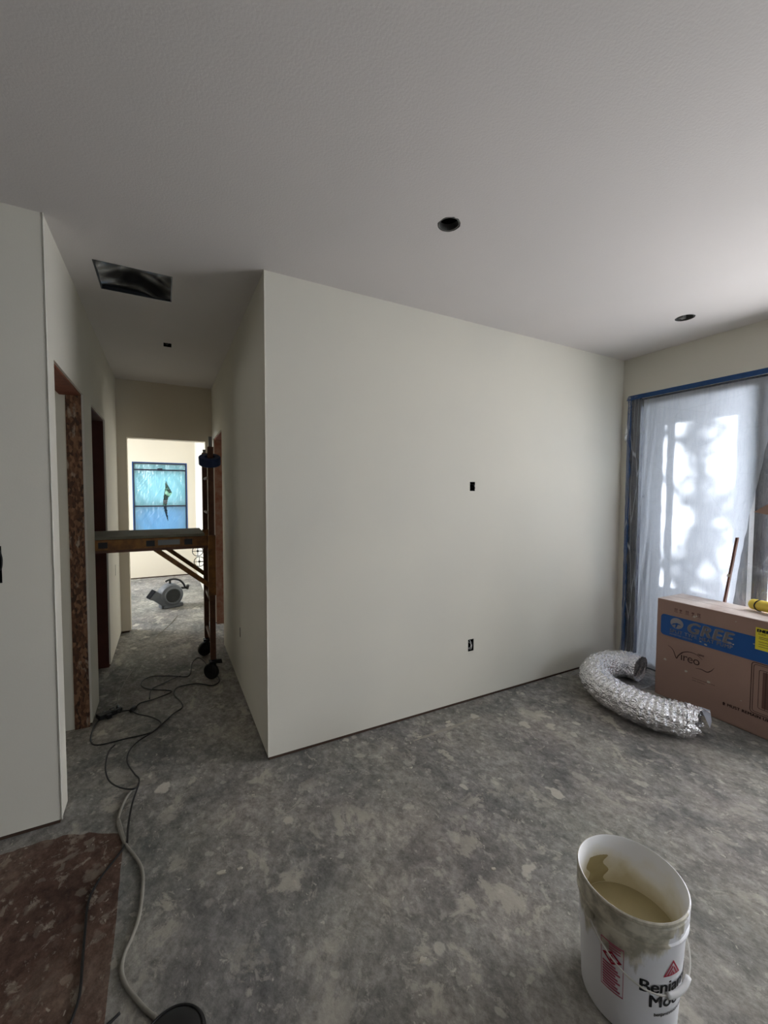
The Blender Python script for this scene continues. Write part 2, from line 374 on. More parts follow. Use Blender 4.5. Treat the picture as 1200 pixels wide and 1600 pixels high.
# facing wall left of the hall opening, a switch hole at the frame edge
wall('wall_front_left', [(-6.1, HW, -.008, T, Z0, HC)], cuts=[cbox(-1.24, -1.120, -.05, .06, 1.14, 1.30)])
plate(2, -6.1, HW, -.008, T)
# hall right side: x = 0
wall('wall_hall_right', holed('y', (0, T, T, 1.997, Z0, HC), (.965, .995, .41, .49), .04, -1)+[(0, T, 1.997, 2.79, DZ, HC), (0, T, 2.79, FB, Z0, HC)])
plate(3, 0, T, T, 1.997); plate(4, 0, T, 2.79, FB)
# hall left side: x = HW
wall('wall_hall_left', [(HW-T, HW, .90, 1.209, Z0, HC), (HW-T, HW, T, .9, DZ, HC), (HW-T, HW, 1.209, 1.944, DZ, HC), (HW-T, HW, 0, T, DZ, HC)][:3]+holed('y', (HW-T, HW, 1.944, HE, Z0, HC), (2.47, 2.50, .71, .82), .04, 1))
plate(5, HW-T, HW, .915, 1.2); plate(6, HW-T, HW, 1.955, HE)
# hall end wall
wall('wall_hall_end', [(HW-T, -.853, HE, HE+T, Z0, HC), (-.853, -.075, HE, HE+T, 2.125, HC), (-.075, 0, HE, HE+T, Z0, HC)], m_warm)
plate(7, HW, -.86, HE, HE+T)
# far room
WX0, WX1, WZ0, WZ1 = -.994, -.145, .60, 2.064
wall('wall_far_back', [(-3.1, WX0, FB, FB+T, Z0, HC), (WX1, T, FB, FB+T, Z0, HC), (WX0, WX1, FB, FB+T, WZ1, HC), (WX0, WX1, FB, FB+T, Z0, WZ0)], m_warm)
plate(8, -3.1, 0, FB, FB+T)
wall('wall_far_left', [(-3.1, -3, HE, 3.8, 0, HC), (-3.1, -3, 5.4, FB, 0, HC), (-3.1, -3, 3.8, 5.4, 0, .6), (-3.1, -3, 3.8, 5.4, 2.45, HC)], m_warm)
wall('wall_far_near', [(-3.1, HW-T, HE, HE+T, 0, HC)], m_warm)
# rooms left of the hall
wall('wall_bedroom_divider', [(-3.1, HW-.088, .899, 1.03, 0, HC)])
wall('wall_bedroom_outer', [(-3.1, -3, 0, HE, 0, HC)])
# room right of the hall
wall('wall_side_room', [(3.1, 3.2, T, 6.3, 0, HC), (T, 3.1, 6.1, 6.2, 0, HC)], m_warm)
# main room behind the camera
wall('wall_left', [(-6.1, -6, -8, -.008, 0, HC)], m_low_bounce)
wall('wall_back', [(-6.1, 1.5, -8.1, -8, 0, HC), (3.0, 3.35, -8.1, -8, 0, HC), (1.5, 3.0, -8.1, -8, 0, .8), (1.5, 3.0, -8.1, -8, 2.2, HC)], m_low_bounce)
# window wall, slightly out of plumb like the real corner
OY0, OY1, OZ = -3.6, -.075, 2.375
wr = wall('wall_right', [(AX, AX+.14, OY1, .1, Z0, HC), (AX, AX+.14, OY0, OY1, OZ, HC), (AX, AX+.14, -8, OY0, Z0, HC)])

# rough door openings in bare wood
def lining(n, ya, yb, xa, xb, m_far, m_top, m_near, zt, xf=None):
    d = bpy.data.objects.new('door_%d' % n, None); C.objects.link(d); d['kind'] = 'structure'
    bx('jamb', (xf or xa, xb, yb-.012, yb+.002, 0, zt), m_far, d); bx('jamb', (xa, xb, ya-.002, ya+.012, 0, zt), m_near, d)
    bx('header', (xa, xb, ya, yb, zt-.012, zt+.002), m_top, d)
lining(1, T, .9, HW-T-.002, HW-.012, m_osb, m_stud, m_stud, DZ, HW-.092)
lining(2, 1.209, 1.944, HW-T-.002, HW-.012, m_studd, m_studd, m_stud, DZ)
lining(3, 1.997, 2.79, .012, T+.002, m_studs, m_stud, m_stud, DZ)

# metal corner bead on the left wall's corner and on the big wall's corner
def wavy(name, x, y, dx, dy, w0, lab=None):
    bm = new(); a = []
    for i in range(80):
        z = .02+(HC-.02)*i/79; w_ = w0*(1+.35*noise.noise(Vector((x*7, y*3, z*6)))+.2*noise.noise(Vector((x, y, z*25))))
        a.append((bm.verts.new((x-dx*.001, y-dy*.001, z)), bm.verts.new((x+dx*w_, y+dy*w_, z)), bm.verts.new((x+dx*w_+dy*.0025, y+dy*w_+dx*.0025, z))))
    for p, q in zip(a, a[1:]):
        bm.faces.new((p[0], p[1], q[1], q[0]))
    bm2 = bm
    return bm2
bm = new()
tube(bm, [(HW+.001, -.009, .02+i*(HC-.02)/60) for i in range(61)], lambda u: .0035+.0015*noise.noise(Vector((3, 1, u*30))), 8)
obj('trim_9', bm, m_wall, kind='structure', smooth=True)
bm = new()
tube(bm, [(0, 0, .02+i*(HC-.02)/80) for i in range(81)], lambda u: .003+.002*noise.noise(Vector((5, 1, u*40))), 8)
obj('trim_10', bm, m_wall, kind='structure', smooth=True)

# ------------------------------------------------------------------ far window (window_2)
wn2 = bpy.data.objects.new('window_2', None); C.objects.link(wn2); wn2['kind'] = 'structure'
def frame_rect(bm, x0, x1, z0, z1, y0, y1, w_):
    box(bm, x0, x0+w_, y0, y1, z0, z1); box(bm, x1-w_, x1, y0, y1, z0, z1)
    box(bm, x0+w_, x1-w_, y0, y1, z0, z0+w_); box(bm, x0+w_, x1-w_, y0, y1, z1-w_, z1)
bm = new(); frame_rect(bm, WX0+.001, WX1-.001, WZ0+.001, WZ1-.001, FB+.001, FB+.08, .022); obj('window_frame', bm, m_frame, wn2)
bx('check_rail', (WX0+.02, WX1-.02, FB-.003, FB+.075, 1.278, 1.302), m_frame, wn2)
bx('sash_rail', (WX0+.02, WX1-.02, FB-.003, FB+.07, 1.925, 1.95), m_frame, wn2)
bx('sash_latch', (WX0+.38, WX0+.46, FB-.012, FB+.05, 1.922, 1.968), m_frame, wn2)
bx('glass', (WX0+.035, WX1-.035, FB+.06, FB+.064, 1.31, WZ1-.035), m_glass, wn2)
bx('glass', (WX0+.035, WX1-.035, FB+.06, FB+.064, WZ0+.035, 1.275), m_glassb, wn2)
bx('lower_rail', (WX0+.035, WX1-.035, FB+.075, FB+.11, 1.33, 1.40), m_gy, wn2)
# plastic film with a diamond tear
DT = [(-.488, 1.749), (-.383, 1.529), (-.446, 1.443), (-.469, 1.348), (-.479, 1.281), (-.455, 1.042), (-.465, 1.02), (-.507, 1.176), (-.536, 1.329), (-.523, 1.462), (-.498, 1.615)]
def inside(x, z, P):
    r = False; j = len(P)-1
    for i in range(len(P)):
        if (P[i][1] > z) != (P[j][1] > z) and x < (P[j][0]-P[i][0])*(z-P[i][1])/(P[j][1]-P[i][1])+P[i][0]: r = not r
        j = i
    return r
bm = new(); nx, nz_ = 90, 150; gr = {}
for i in range(nx+1):
    for j in range(nz_+1):
        x = WX0+.01+(WX1-WX0-.02)*i/nx; z = WZ0+.01+(2.025-WZ0)*j/nz_
        d = math.hypot((x+.5)*1.5, z-1.4)
        y = FB+.016+.010*noise.noise(Vector((x*9+z*5, z*3, 1)))*min(1, d*2)-.004*abs(noise.noise(Vector((x*20-z*14, z*4, 4))))
        gr[i, j] = bm.verts.new((x, y, z))
for i in range(nx):
    for j in range(nz_):
        c_ = (gr[i, j].co+gr[i+1, j+1].co)/2
        if inside(c_.x, c_.z, DT): continue
        bm.faces.new((gr[i, j], gr[i+1, j], gr[i+1, j+1], gr[i, j+1]))
o = obj('plastic_film', bm, m_cyan, smooth=True); tag(o, 'torn bluish plastic film taped over the far black-framed window', 'plastic sheet')
bm = new()
for x0, x1, z0, z1 in ((WX0-.010, WX0+.006, WZ0, WZ1), (WX1-.006, WX1+.010, WZ0, WZ1), (WX0-.010, WX1+.010, WZ1-.004, WZ1+.010)):
    box(bm, x0, x1, FB-.004, FB-.0005, z0, z1)
tag(obj('masking_tape', bm, m_tape), 'thin blue tape around the edge of the far window', 'tape')

# ------------------------------------------------------------------ patio window (window_1)
wn1 = bpy.data.objects.new('window_1', None); C.objects.link(wn1); wn1['kind'] = 'structure'
FX0, FX1 = AX+.035, AX+.09
bm = new()
box(bm, AX+.003, FX1, OY1-.085, OY1+.001, 0, OZ); box(bm, FX0, FX1, OY0, OY0+.07, 0, OZ)
box(bm, FX0, FX1, OY0+.07, OY1-.075, OZ-.07, OZ); box(bm, FX0, FX1, OY0+.07, OY1-.075, 0, .07)
obj('window_frame', bm, m_frame, wn1)
bx('mullion', (FX0, FX1, -1.06, -.97, .07, OZ-.07), m_frame, wn1)
bx('glass', (FX0+.02, FX0+.024, -.97, OY1-.075, .07, OZ-.07), m_glass, wn1)
bx('glass', (FX0+.03, FX0+.034, OY0+.07, -1.06, .07, OZ-.07), m_glass, wn1)

# porch added outside: dark wall blocks the sun except through a shaped opening
PX = AX+1.3; dxs = PX-(AX+.018)
sy = lambda y: y-.15*dxs
sz = lambda z: z+.35*dxs
oy0, oy1, oz0, oz1 = sy(-.868), sy(-.355), sz(.755), sz(2.15)
wall('wall_porch_sunblock', [(PX, PX+.1, oy1, .9, -.2, 3.6), (PX, PX+.1, oy0, oy1, -.2, oz0), (PX, PX+.1, oy0, oy1, oz1, 3.6), (PX, PX+.1, -6, oy0, -.2, 3.6), (AX+.14, PX, .8, .9, -.2, 3.6)], m_porch)
bx('roof', (AX+.1, PX+.2, -6, .9, 3.0, 3.1), m_porch, kind='structure')  # unseen roof added to keep sky light off the window plastic
bx('ground', (3.4, 30, -14, 14, -.35, -.2), m_ground, kind='structure')
bx('ground_far', (-14, 12, 6.4, 24, -.35, -.2), m_ground, kind='structure')
o = bx('porch_post', (4.28, 4.34, -.60, -.55, -.2, 3.4), m_white); tag(o, 'slim white post outside, seen through the clear plastic', 'post')

# film 1: milky sheet, right edge torn in a curve
def yedge(z):
    K = [(0, -.86), (.7, -.87), (1.0, -.90), (1.22, -.925), (1.42, -.955), (1.6, -.985), (1.9, -1.03), (2.4, -1.03)]
    for (a, ya), (b_, yb) in zip(K, K[1:]):
        if a <= z <= b_: return ya+(yb-ya)*(z-a)/(b_-a)
    return -1.03
bm = new(); nx, nz_ = 70, 170; gr = {}
for j in range(nz_+1):
    z = .02+(OZ-.04)*j/nz_; e = yedge(z)+.008*noise.noise(Vector((z*9, 0, 3)))
    for i in range(nx+1):
        y = (OY1-.105)+(e-(OY1-.105))*i/nx
        x = AX+.018+.006*noise.noise(Vector((y*5, z*2, 7)))
        if y > -.28: x += .008*noise.noise(Vector((y*34+z*1.5, z*1.8, 2)))
        x -= .004*abs(noise.noise(Vector((y*6+z*8, z*3-y*3, 4))))
        gr[i, j] = bm.verts.new((x, y, z))
for i in range(nx):
    for j in range(nz_): bm.faces.new((gr[i, j], gr[i+1, j], gr[i+1, j+1], gr[i, j+1]))
tag(obj('milky_plastic_sheet', bm, m_milky, smooth=True), 'milky backlit plastic sheet with a curved torn edge over the big window', 'plastic sheet')
# film 2: clear crumpled sheet over the whole opening, spilling on the floor
bm = new(); nx, nz_ = 150, 150; gr = {}
for j in range(nz_+1):
    q = j/nz_; s = q*(OZ+.02+.35)-.35
    for i in range(nx+1):
        u = i/nx; y = OY1+.015+(OY0-OY1-.03)*u
        k = math.exp(-(OY1-y)*9)
        x = AX-.004-.012*k
        wr_ = noise.noise(Vector((y*60+s*6*noise.noise(Vector((s*1.5, y*4, 1))), s*2.2, 0)))*k*.034+noise.noise(Vector((y*3+s, s*5-y*2, 8)))*.006+abs(noise.noise(Vector((y*4+s*7, s*2-y*4, 5))))*.008
        x -= abs(wr_)
        z = s
        if s < .25:
            f = max(0, (.25-s)/.6); x -= f*f*.5*(1 if y > -.5 else .03); 
            z = max(s, .012+.03*abs(noise.noise(Vector((y*14, s*14, 3))))) if s < .05 else s
            if s < 0: x -= (-s)*.5*(1 if y > -.5 else .03)
        gr[i, j] = bm.verts.new((x, y, z))
for i in range(nx):
    for j in range(nz_): bm.faces.new((gr[i, j], gr[i+1, j], gr[i+1, j+1], gr[i, j+1]))
tag(obj('clear_plastic_sheet', bm, m_clear, smooth=True), 'clear crumpled plastic sheet hung over the big window down to the floor', 'plastic sheet')
# blue tape along top and left of the opening
bm = new(); N = 60
for (y0, y1, wt) in ((OY1+.022, OY0, .05),):
    pv = None
    for i in range(N+1):
        y = y0+(y1-y0)*i/N; zc = OZ+.012+.002*noise.noise(Vector((y*8, 0, 0))); w_ = .022
        q = [bm.verts.new((AX-.030+.0*i, y, zc-w_)), bm.verts.new((AX-.0035, y, zc+w_)), bm.verts.new((AX-.0015, y, zc+w_)), bm.verts.new((AX-.028, y, zc-w_))]
        if pv:
            for k in range(4): bm.faces.new((pv[k], pv[(k+1) % 4], q[(k+1) % 4], q[k]))
        pv = q
tag(obj('top_masking_tape', bm, m_tape), 'strip of blue tape along the top of the big window opening', 'tape')
bm = new(); pv = None
for i in range(121):
    z = .04+(OZ-.03)*i/120; a = .004*noise.noise(Vector((z*14, 2, 0))); b_ = .010*noise.noise(Vector((z*10, 5, 0)))
    q = [bm.verts.new((AX-.026, OY1-.02+b_, z)), bm.verts.new((AX-.004, OY1+.024+a, z)), bm.verts.new((AX-.002, OY1+.024+a, z)), bm.verts.new((AX-.022, OY1-.02+b_, z))]
    if pv:
        for k in range(4): bm.faces.new((pv[k], pv[(k+1) % 4], q[(k+1) % 4], q[k]))
    pv = q
tag(obj('side_masking_tape', bm, m_tape), 'vertical strip of blue tape in the corner beside the big window', 'tape')

# trees outside throwing their shade on the film
def tree(x, y, h, n, rad, zc, label, seed=1, lean=(0, 0)):
    random.seed(seed); r_ = thing('tree', label, 'tree', (x, y, -.2))
    bm = new(); tp = [Vector((lean[0]*k/8+.08*math.sin(k*1.3+seed), lean[1]*k/8+.06*math.cos(k*2+seed), h*k/8)) for k in range(9)]
    tube(bm, tp, lambda u: .11*(1-u)+.025, 8)
    ends = []
    for b_ in range(14):
        s_ = tp[3+b_ % 6]; d = Vector((random.uniform(-1, 1), random.uniform(-1, 1), random.uniform(.0, .8))).normalized()*rad*random.uniform(.5, 1)
        e_ = s_+d; tube(bm, [s_, s_+d*.5+Vector((0, 0, .1)), e_], lambda u: .035*(1-u)+.008, 5); ends.append((s_, e_))
    obj('trunk', bm, m_bark, r_)
    bm = new()
    for k in range(n):
        s_, e_ = random.choice(ends); p = s_.lerp(e_, random.uniform(.35, 1.05))+Vector([random.gauss(0, .16) for _ in range(3)])
        R_ = Matrix.Rotation(random.uniform(0, 6.3), 3, Vector([random.gauss(0, 1) for _ in range(3)]).normalized()); s2 = random.uniform(.035, .07)
        bm.faces.new([bm.verts.new(p+R_ @ Vector(q)*s2) for q in ((-1, 0, 0), (0, -.5, 0), (1.1, 0, .1), (0, .5, 0))])
    f = obj('foliage', bm, m_leaf, r_); f['kind'] = 'stuff'
tree(8.3, -1.35, 4.4, 1900, 1.4, 3, 'leafy tree outside nearest behind the porch wall', 3)
tree(10.5, -2.2, 5.6, 2200, 1.9, 3, 'taller leafy tree farther out beyond the porch', 5, (.4, .5))
# hedge beyond the far window
bm = new(); random.seed(4)
box(bm, -3.2, 2.2, 8.75, 9.2, -.2, 3.1)
for k in range(9000):
    p = Vector((random.uniform(-3.2, 2.2), 8.6+random.uniform(-.5, .6), random.uniform(-.15, 3.2)))
    R_ = Matrix.Rotation(random.uniform(0, 6.3), 3, Vector([random.gauss(0, 1) for _ in range(3)]).normalized()); s2 = random.uniform(.05, .11)
    bm.faces.new([bm.verts.new(p+R_ @ Vector(q)*s2) for q in ((-1, 0, 0), (0, -.6, 0), (1.1, 0, .1), (0, .6, 0))])
hg = obj('hedge', bm, m_leaf); hg['kind'] = 'stuff'; tag(hg, 'dark green hedge outside, showing through the tear in the far window film', 'hedge')

# ------------------------------------------------------------------ ceiling and wall fittings
def open_box(bm, x0, x1, y0, y1, z0, z1, th, side='bottom'):
    box(bm, x0, x0+th, y0, y1, z0, z1); box(bm, x1-th, x1, y0, y1, z0, z1)
    box(bm, x0+th, x1-th, y0, y0+th, z0, z1); box(bm, x0+th, x1-th, y1-th, y1, z0, z1)
    if side == 'bottom': box(bm, x0+th, x1-th, y0+th, y1-th, z1-th, z1)
t_ = thing('ceiling_duct_opening', 'square duct opening lined with black film in the hall ceiling', 'vent', (-.623, .495, HC+.001))
bm = new(); open_box(bm, -.1865, .1865, -.177, .177, 0, .30, .006); obj('boot', bm, m_boot, t_)
bm = new(); n = 24; gr = {}
for i in range(n+1):
    for j in range(n+1):
        x = -.18+.36*i/n; y = -.17+.34*j/n; e = max(abs(x)/.18, abs(y)/.17)
        gr[i, j] = bm.verts.new((x, y, .012+.05*(1-e**2)*(.5+.5*math.cos(y*14))+.02*noise.noise(Vector((x*8, y*8, 2)))))
for i in range(n):
    for j in range(n): bm.faces.new((gr[i, j], gr[i+1, j], gr[i+1, j+1], gr[i, j+1]))
obj('black_film', bm, m_bagblk, t_, smooth=True)
def can(x, y, r, label, wire):
    t_ = thing('recessed_light_can', label, 'light fitting', (x, y, HC+.001), 0, 'open light cans in the room ceiling')
    bm = new(); lathe(bm, [(r, 0), (r, .14), (0, .14), (0, .136), (r-.004, .136), (r-.004, 0)], seg=28, close=False); obj('housing', bm, m_dark, t_, smooth=False)
    bm = new(); lathe(bm, [(r-.003, .0), (r-.003, .03), (r-.006, .03), (r-.006, .0)], seg=28, close=True); obj('rim', bm, m_gy, t_)
    if wire:
        bm = new(); box(bm, -r*.9, -r*.2, -.012, .012, -.012, .018); obj('clip', bm, m_gy, t_)
can(.655, -.778, .050, 'open round light hole in the ceiling above the middle of the room', False)
can(2.672, -.75, .056, 'open round light hole in the ceiling nearest the plastic covered window', True)
t_ = thing('ceiling_junction_box', 'small dark junction box opening far back in the hall ceiling', 'junction box', (-.457, 1.54, HC+.001))
bm = new(); open_box(bm, -.029, .029, -.05, .05, 0, .05, .003); obj('box_shell', bm, m_dark, t_)
bm = new(); tube(bm, spline([(-.01, 0, .045), (-.015, .01, .02), (0, -.01, .0), (.01, 0, .03)], 5), .003, 6); obj('wire', bm, m_cord, t_)
def wallbox(name, label, loc, w_, h_, wires, cat='outlet box', axis='y', sgn=1):
    t_ = thing(name, label, cat, loc, {'y': 0, '-x': PI/2, 'x': -PI/2}[axis])
    bm = new(); d = .035; th = .003; w_ -= .002; h_ -= .002
    box(bm, -w_/2, -w_/2+th, 0, d, 0, h_); box(bm, w_/2-th, w_/2, 0, d, 0, h_); box(bm, -w_/2, w_/2, 0, d, 0, th); box(bm, -w_/2, w_/2, 0, d, h_-th, h_); box(bm, -w_/2, w_/2, d-th, d, 0, h_)
    obj('box_shell', bm, m_dark, t_)
    for k, (pts, m) in enumerate(wires):
        bm = new(); tube(bm, spline(pts, 6), .0028, 6); obj('wire', bm, m, t_)
wallbox('switch_box', 'open switch hole at mid height in the big cream wall', (1.4635, .001, 1.552), .047, .066,
        [([(-.01, .03, .02), (.01, .0, .03), (.016, -.008, .02), (.018, .01, .012)], m_cord), ([(.0, .03, .05), (.012, .0, .045), (.018, -.005, .03)], m_galv)])
wallbox('outlet_box', 'open outlet hole low in the big cream wall with pale wires', (1.4685, .001, .378), .053, .088,
        [([(-.012, .03, .01), (-.008, -.004, .03), (-.004, -.006, .06), (.004, .02, .08)], m_white), ([(.01, .03, .01), (.012, -.004, .04), (.006, 0, .07)], m_cord), ([(.0, .03, .06), (.0, -.006, .05), (-.002, -.006, .02), (.0, .02, .008)], m_white)])
wallbox('switch_box', 'open switch hole with loose wires at the left edge of the left wall', (-1.180, -.007, 1.14), .120, .16,
        [([(.02, .03, .08), (.045, -.01, .10), (.050, -.012, .14), (.046, .0, .18)], m_cord), ([(.03, .03, .05), (.058, -.008, .06), (.064, -.012, .10), (.060, -.010, .13), (.056, .005, .14)], m_cord)])
wallbox('outlet_box', 'small dark outlet slot in the hall wall right of the scaffold', (.001, .98, .41), .03, .08, [], axis='x')
wallbox('outlet_box', 'dark switch slot in the far hall wall left of the end opening', (HW-.001, 2.485, .71), .03, .11, [], axis='-x')

# ------------------------------------------------------------------ floor paper
random.seed(11)
edge = [(-1.9, -.12), (-1.4, -.115), (-1.138, -.10), (-.922, -.095), (-.80, -.15), (-.692, -.215), (-.682, -.312), (-.676, -.669), (-.676, -.966), (-.68, -1.6), (-1.9, -1.6)]
P = []
for a, b_ in zip(edge, edge[1:]+edge[:1]):
    a, b_ = Vector(a+(0,)), Vector(b_+(0,)); L = (b_-a).length; k = max(1, int(L/.02))
    for i in range(k):
        p = a.lerp(b_, i/k); amp = .02 if a.y > -.3 else .003
        P.append(p+Vector((noise.noise(p*13), noise.noise(p*17+Vector((5, 5, 5))), 0))*amp)
bm = new(); lo = [bm.verts.new((p.x, p.y, .0003)) for p in P]; hi = [bm.verts.new((p.x, p.y, .0022)) for p in P]
bm.faces.new(hi); bm.faces.new(lo[::-1])
for k in range(len(P)): bm.faces.new((lo[k], lo[(k+1) % len(P)], hi[(k+1) % len(P)], hi[k]))
tag(obj('floor_paper', bm, m_red), 'reddish brown plaster-smeared protective paper on the floor at lower left', 'floor paper')

# ------------------------------------------------------------------ scaffold
t_ = thing('rolling_scaffold', 'rusty yellow rolling scaffold reaching from the hall through a left doorway', 'scaffold')
YN, YF, XR, XL = 1.262, 1.84, -.17, -1.98; DT_ = 1.2
def caster(x, y, a, par):
    st = bpy.data.objects.new('caster', None)
    bm = new(); d = Vector((math.cos(a), math.sin(a), 0)); n_ = Vector((-d.y, d.x, 0)); cx = Vector((x, y, 0))+d*.02
    mw = Matrix.Translation((cx.x, cx.y, .066)) @ n_.to_track_quat('Z', 'Y').to_matrix().to_4x4()
    lathe(bm, [(0, -.016), (.045, -.016), (.058, -.018), (.0655, -.010), (.0655, .010), (.058, .018), (.045, .016), (0, .016)], mw, 24)
    w_ = obj('caster_wheel', bm, m_black, par, smooth=False)
    bm = new()
    for s_ in (-1, 1):
        a_ = cx+n_*s_*.024+Vector((0, 0, .066)); bar(bm, a_, Vector((x, y, .15))+n_*s_*.024, .03, .004)
    box(bm, x-.032, x+.032, y-.032, y+.032, .148, .156); tube(bm, [cx-n_*.03+Vector((0, 0, .066)), cx+n_*.03+Vector((0, 0, .066))], .007, 8)
    tube(bm, [(x, y, .155), (x, y, .2)], .014, 8)
    p = Vector((x, y, .15))-d*.01; bar(bm, p, p-d*.07+Vector((0, 0, .012)), .035, .008)
    obj('caster_fork', bm, m_black, w_)
def end_frame(x):
    for y in (YN, YF):
        bm = new(); box(bm, x-.021, x+.021, y-.021, y+.021, .17, 1.90)
        for k in range(28):
            z = .3+k*.055
        p_ = obj('post', bm, m_scafd, t_, bevel=.003)
        bm = new(); box(bm, x-.012, x+.012, y-.012, y+.012, 1.9, 1.98 if y == YN else 1.93); obj('post_tip', bm, m_gy, p_)
    for z in (.28, .62, 1.36, 1.66):
        bm = new(); tube(bm, [(x, YN, z), (x, YF, z)], .013, 10); obj('rung', bm, m_scafd, t_, smooth=True)
end_frame(XR); end_frame(XL)
caster(XR, YN, 2.4, t_); caster(XR, YF, 3.5, t_); caster(XL, YN, .4, t_); caster(XL, YF, -.5, t_)
for y in (YN, YF):
    bm = new(); box(bm, XL+.03, XR-.03, y-.018, y+.018, 1.105, 1.185)
    r_ = obj('side_rail', bm, m_scaf, t_, bevel=.003)
    for x0 in (-.60, -.34, -.90, -1.3): bx('rail_slot', (x0-.028, x0+.028, y-.021, y-.017, 1.125, 1.168), m_black, r_)
    bm = new(); box(bm, -.55, -.40, y-.0225, y-.0175, 1.13, 1.17); obj('rail_sticker', bm, m_gy, r_)
    bm = new(); box(bm, XL+.0, XR+.0, y-.02, y+.02, 1.09, 1.11) ; obj('rail_flange', bm, m_scafd, r_)
    for s_, xe in ((1, XR), (-1, XL)):
        bm = new(); bar(bm, (xe-s_*.40, y, 1.10), (xe-s_*.0, y, .765), .034, .03); obj('brace', bm, m_scaf, t_, bevel=.003)
        bm = new(); box(bm, xe-.028, xe+.028, y-.028, y+.028, .70, 1.19) if y == YN else box(bm, xe-.027, xe+.027, y-.027, y+.027, 1.07, 1.19)
        obj('rail_sleeve', bm, m_scaf, t_, bevel=.003)
bm = new(); box(bm, XL+.03, XR-.05, YN-.005, YF+.005, DT_-.014, DT_+.006); obj('deck', bm, m_deck, t_, bevel=.002)
for z, x in ((.985, -.235), (.885, -.222)):
    r_ = .046; cy = YF+.045
    bm = new(); tube(bm, [(x+r_*math.cos(k*PI/12), cy, z+r_*math.sin(k*PI/12)) for k in range(24)], .003, 6, closed=True)
    for a in (0, PI/2): tube(bm, [(x-r_*math.cos(a), cy, z-r_*math.sin(a)), (x+r_*math.cos(a), cy, z+r_*math.sin(a))], .0025, 6)
    lathe(bm, [(0, -.006), (.01, -.006), (.01, .006), (0, .006)], Matrix.Translation((x, cy, z)) @ Matrix.Rotation(PI/2, 4, 'X'), 12)
    tube(bm, [(x, cy, z), (XR, YF+.02, z)], .004, 6)
    obj('spoked_ring', bm, m_black, t_)
# roll of blue tape hung on the near post
mw = Matrix.Translation((XR-.005, YN-.006, 1.79)) @ Matrix.Rotation(.42, 4, 'X') @ Matrix.Rotation(-.06, 4, 'Y')
bm = new(); lathe(bm, [(.040, -.034), (.076, -.034), (.082, -.028), (.082, .028), (.076, .034), (.040, .034)], mw, 36, close=True)
tp = obj('tape_roll', bm, m_tapeD, smooth=False); tag(tp, 'fat roll of blue tape hung over the scaffold post', 'tape roll')

# ------------------------------------------------------------------ air blower in the far room
t_ = thing('air_blower', 'grey snail shaped floor blower with a dark curved handle in the far room', 'blower', (-.46, 3.86, 0), .32)
ry = Matrix.Rotation(PI/2, 4, 'X')
bm = new(); lathe(bm, [(0, -.10), (.10, -.10), (.135, -.085), (.15, -.05), (.15, .05), (.135, .085), (.10, .10), (0, .10)], Matrix.Translation((0, 0, .165)) @ ry, 40)
hs = obj('housing', bm, m_blower, t_, smooth=False, bevel=.004)
bm = new(); lathe(bm, [(.088, 0), (.10, .004), (.108, .018), (.10, .022), (.088, .016)], Matrix.Translation((0, -.10, .165)) @ ry, 40, close=True); obj('inlet_ring', bm, m_blower, hs, smooth=True)
bm = new()
for r_ in (.015, .03, .045, .06, .075): tube(bm, [(r_*math.cos(k*PI/16), -.112, .165+r_*math.sin(k*PI/16)) for k in range(32)], .0035, 5, closed=True)
for k in range(8): a = k*PI/8; tube(bm, [(-.088*math.cos(a), -.110, .165-.088*math.sin(a)), (.088*math.cos(a), -.110, .165+.088*math.sin(a))], .003, 5)
lathe(bm, [(0, -.003), (.088, -.003), (.088, 0), (0, 0)], Matrix.Translation((0, -.103, .165)) @ ry, 30); obj('inlet_grille', bm, m_grille, hs)
bm = new()
def sect(cx, cz, ax, az, hw, hy): # snout sections, perpendicular to direction
    return [Vector((cx+ax*s*hw, q*hy, cz+az*s*hw)) for s, q in ((-1, -1), (1, -1), (1, 1), (-1, 1))]
secs = [sect(.02, .07, .45, .9, .065, .085), sect(-.10, .11, .5, .87, .068, .085), sect(-.18, .17, .6, .8, .055, .075), sect(-.235, .205, .62, .78, .062, .08)]
rg = [[bm.verts.new(p) for p in s] for s in secs]
for A, B in zip(rg, rg[1:]):
    for k in range(4): bm.faces.new((A[k], A[(k+1) % 4], B[(k+1) % 4], B[k]))
bm.faces.new(rg[0][::-1]); obj('snout', bm, m_blower, t_, bevel=.006)
bm = new(); c4 = sect(-.2385, .2078, .62, .78, .052, .070); bm.faces.new([bm.verts.new(p) for p in c4]); obj('outlet_mouth', bm, m_dark, t_)
bm = new(); tube(bm, spline([(-.055, 0, .345), (-.02, 0, .362), (.06, 0, .365), (.13, 0, .335), (.175, 0, .28), (.19, 0, .235)], 6), .013, 8)
tube(bm, [(-.0, 0, .362), (-.0, 0, .30)], .014, 8); tube(bm, [(.12, 0, .235), (.20, 0, .225)], .016, 8); tube(bm, [(.21, -.02, .215), (.235, .01, .25)], .022, 8)
obj('handle', bm, m_black, t_, smooth=True)
bm = new(); box(bm, -.10, .10, -.09, .09, 0, .035); box(bm, -.13, -.06, -.06, .06, 0, .06); box(bm, .05, .14, -.08, .08, 0, .05); obj('foot', bm, m_blower, t_, bevel=.01)

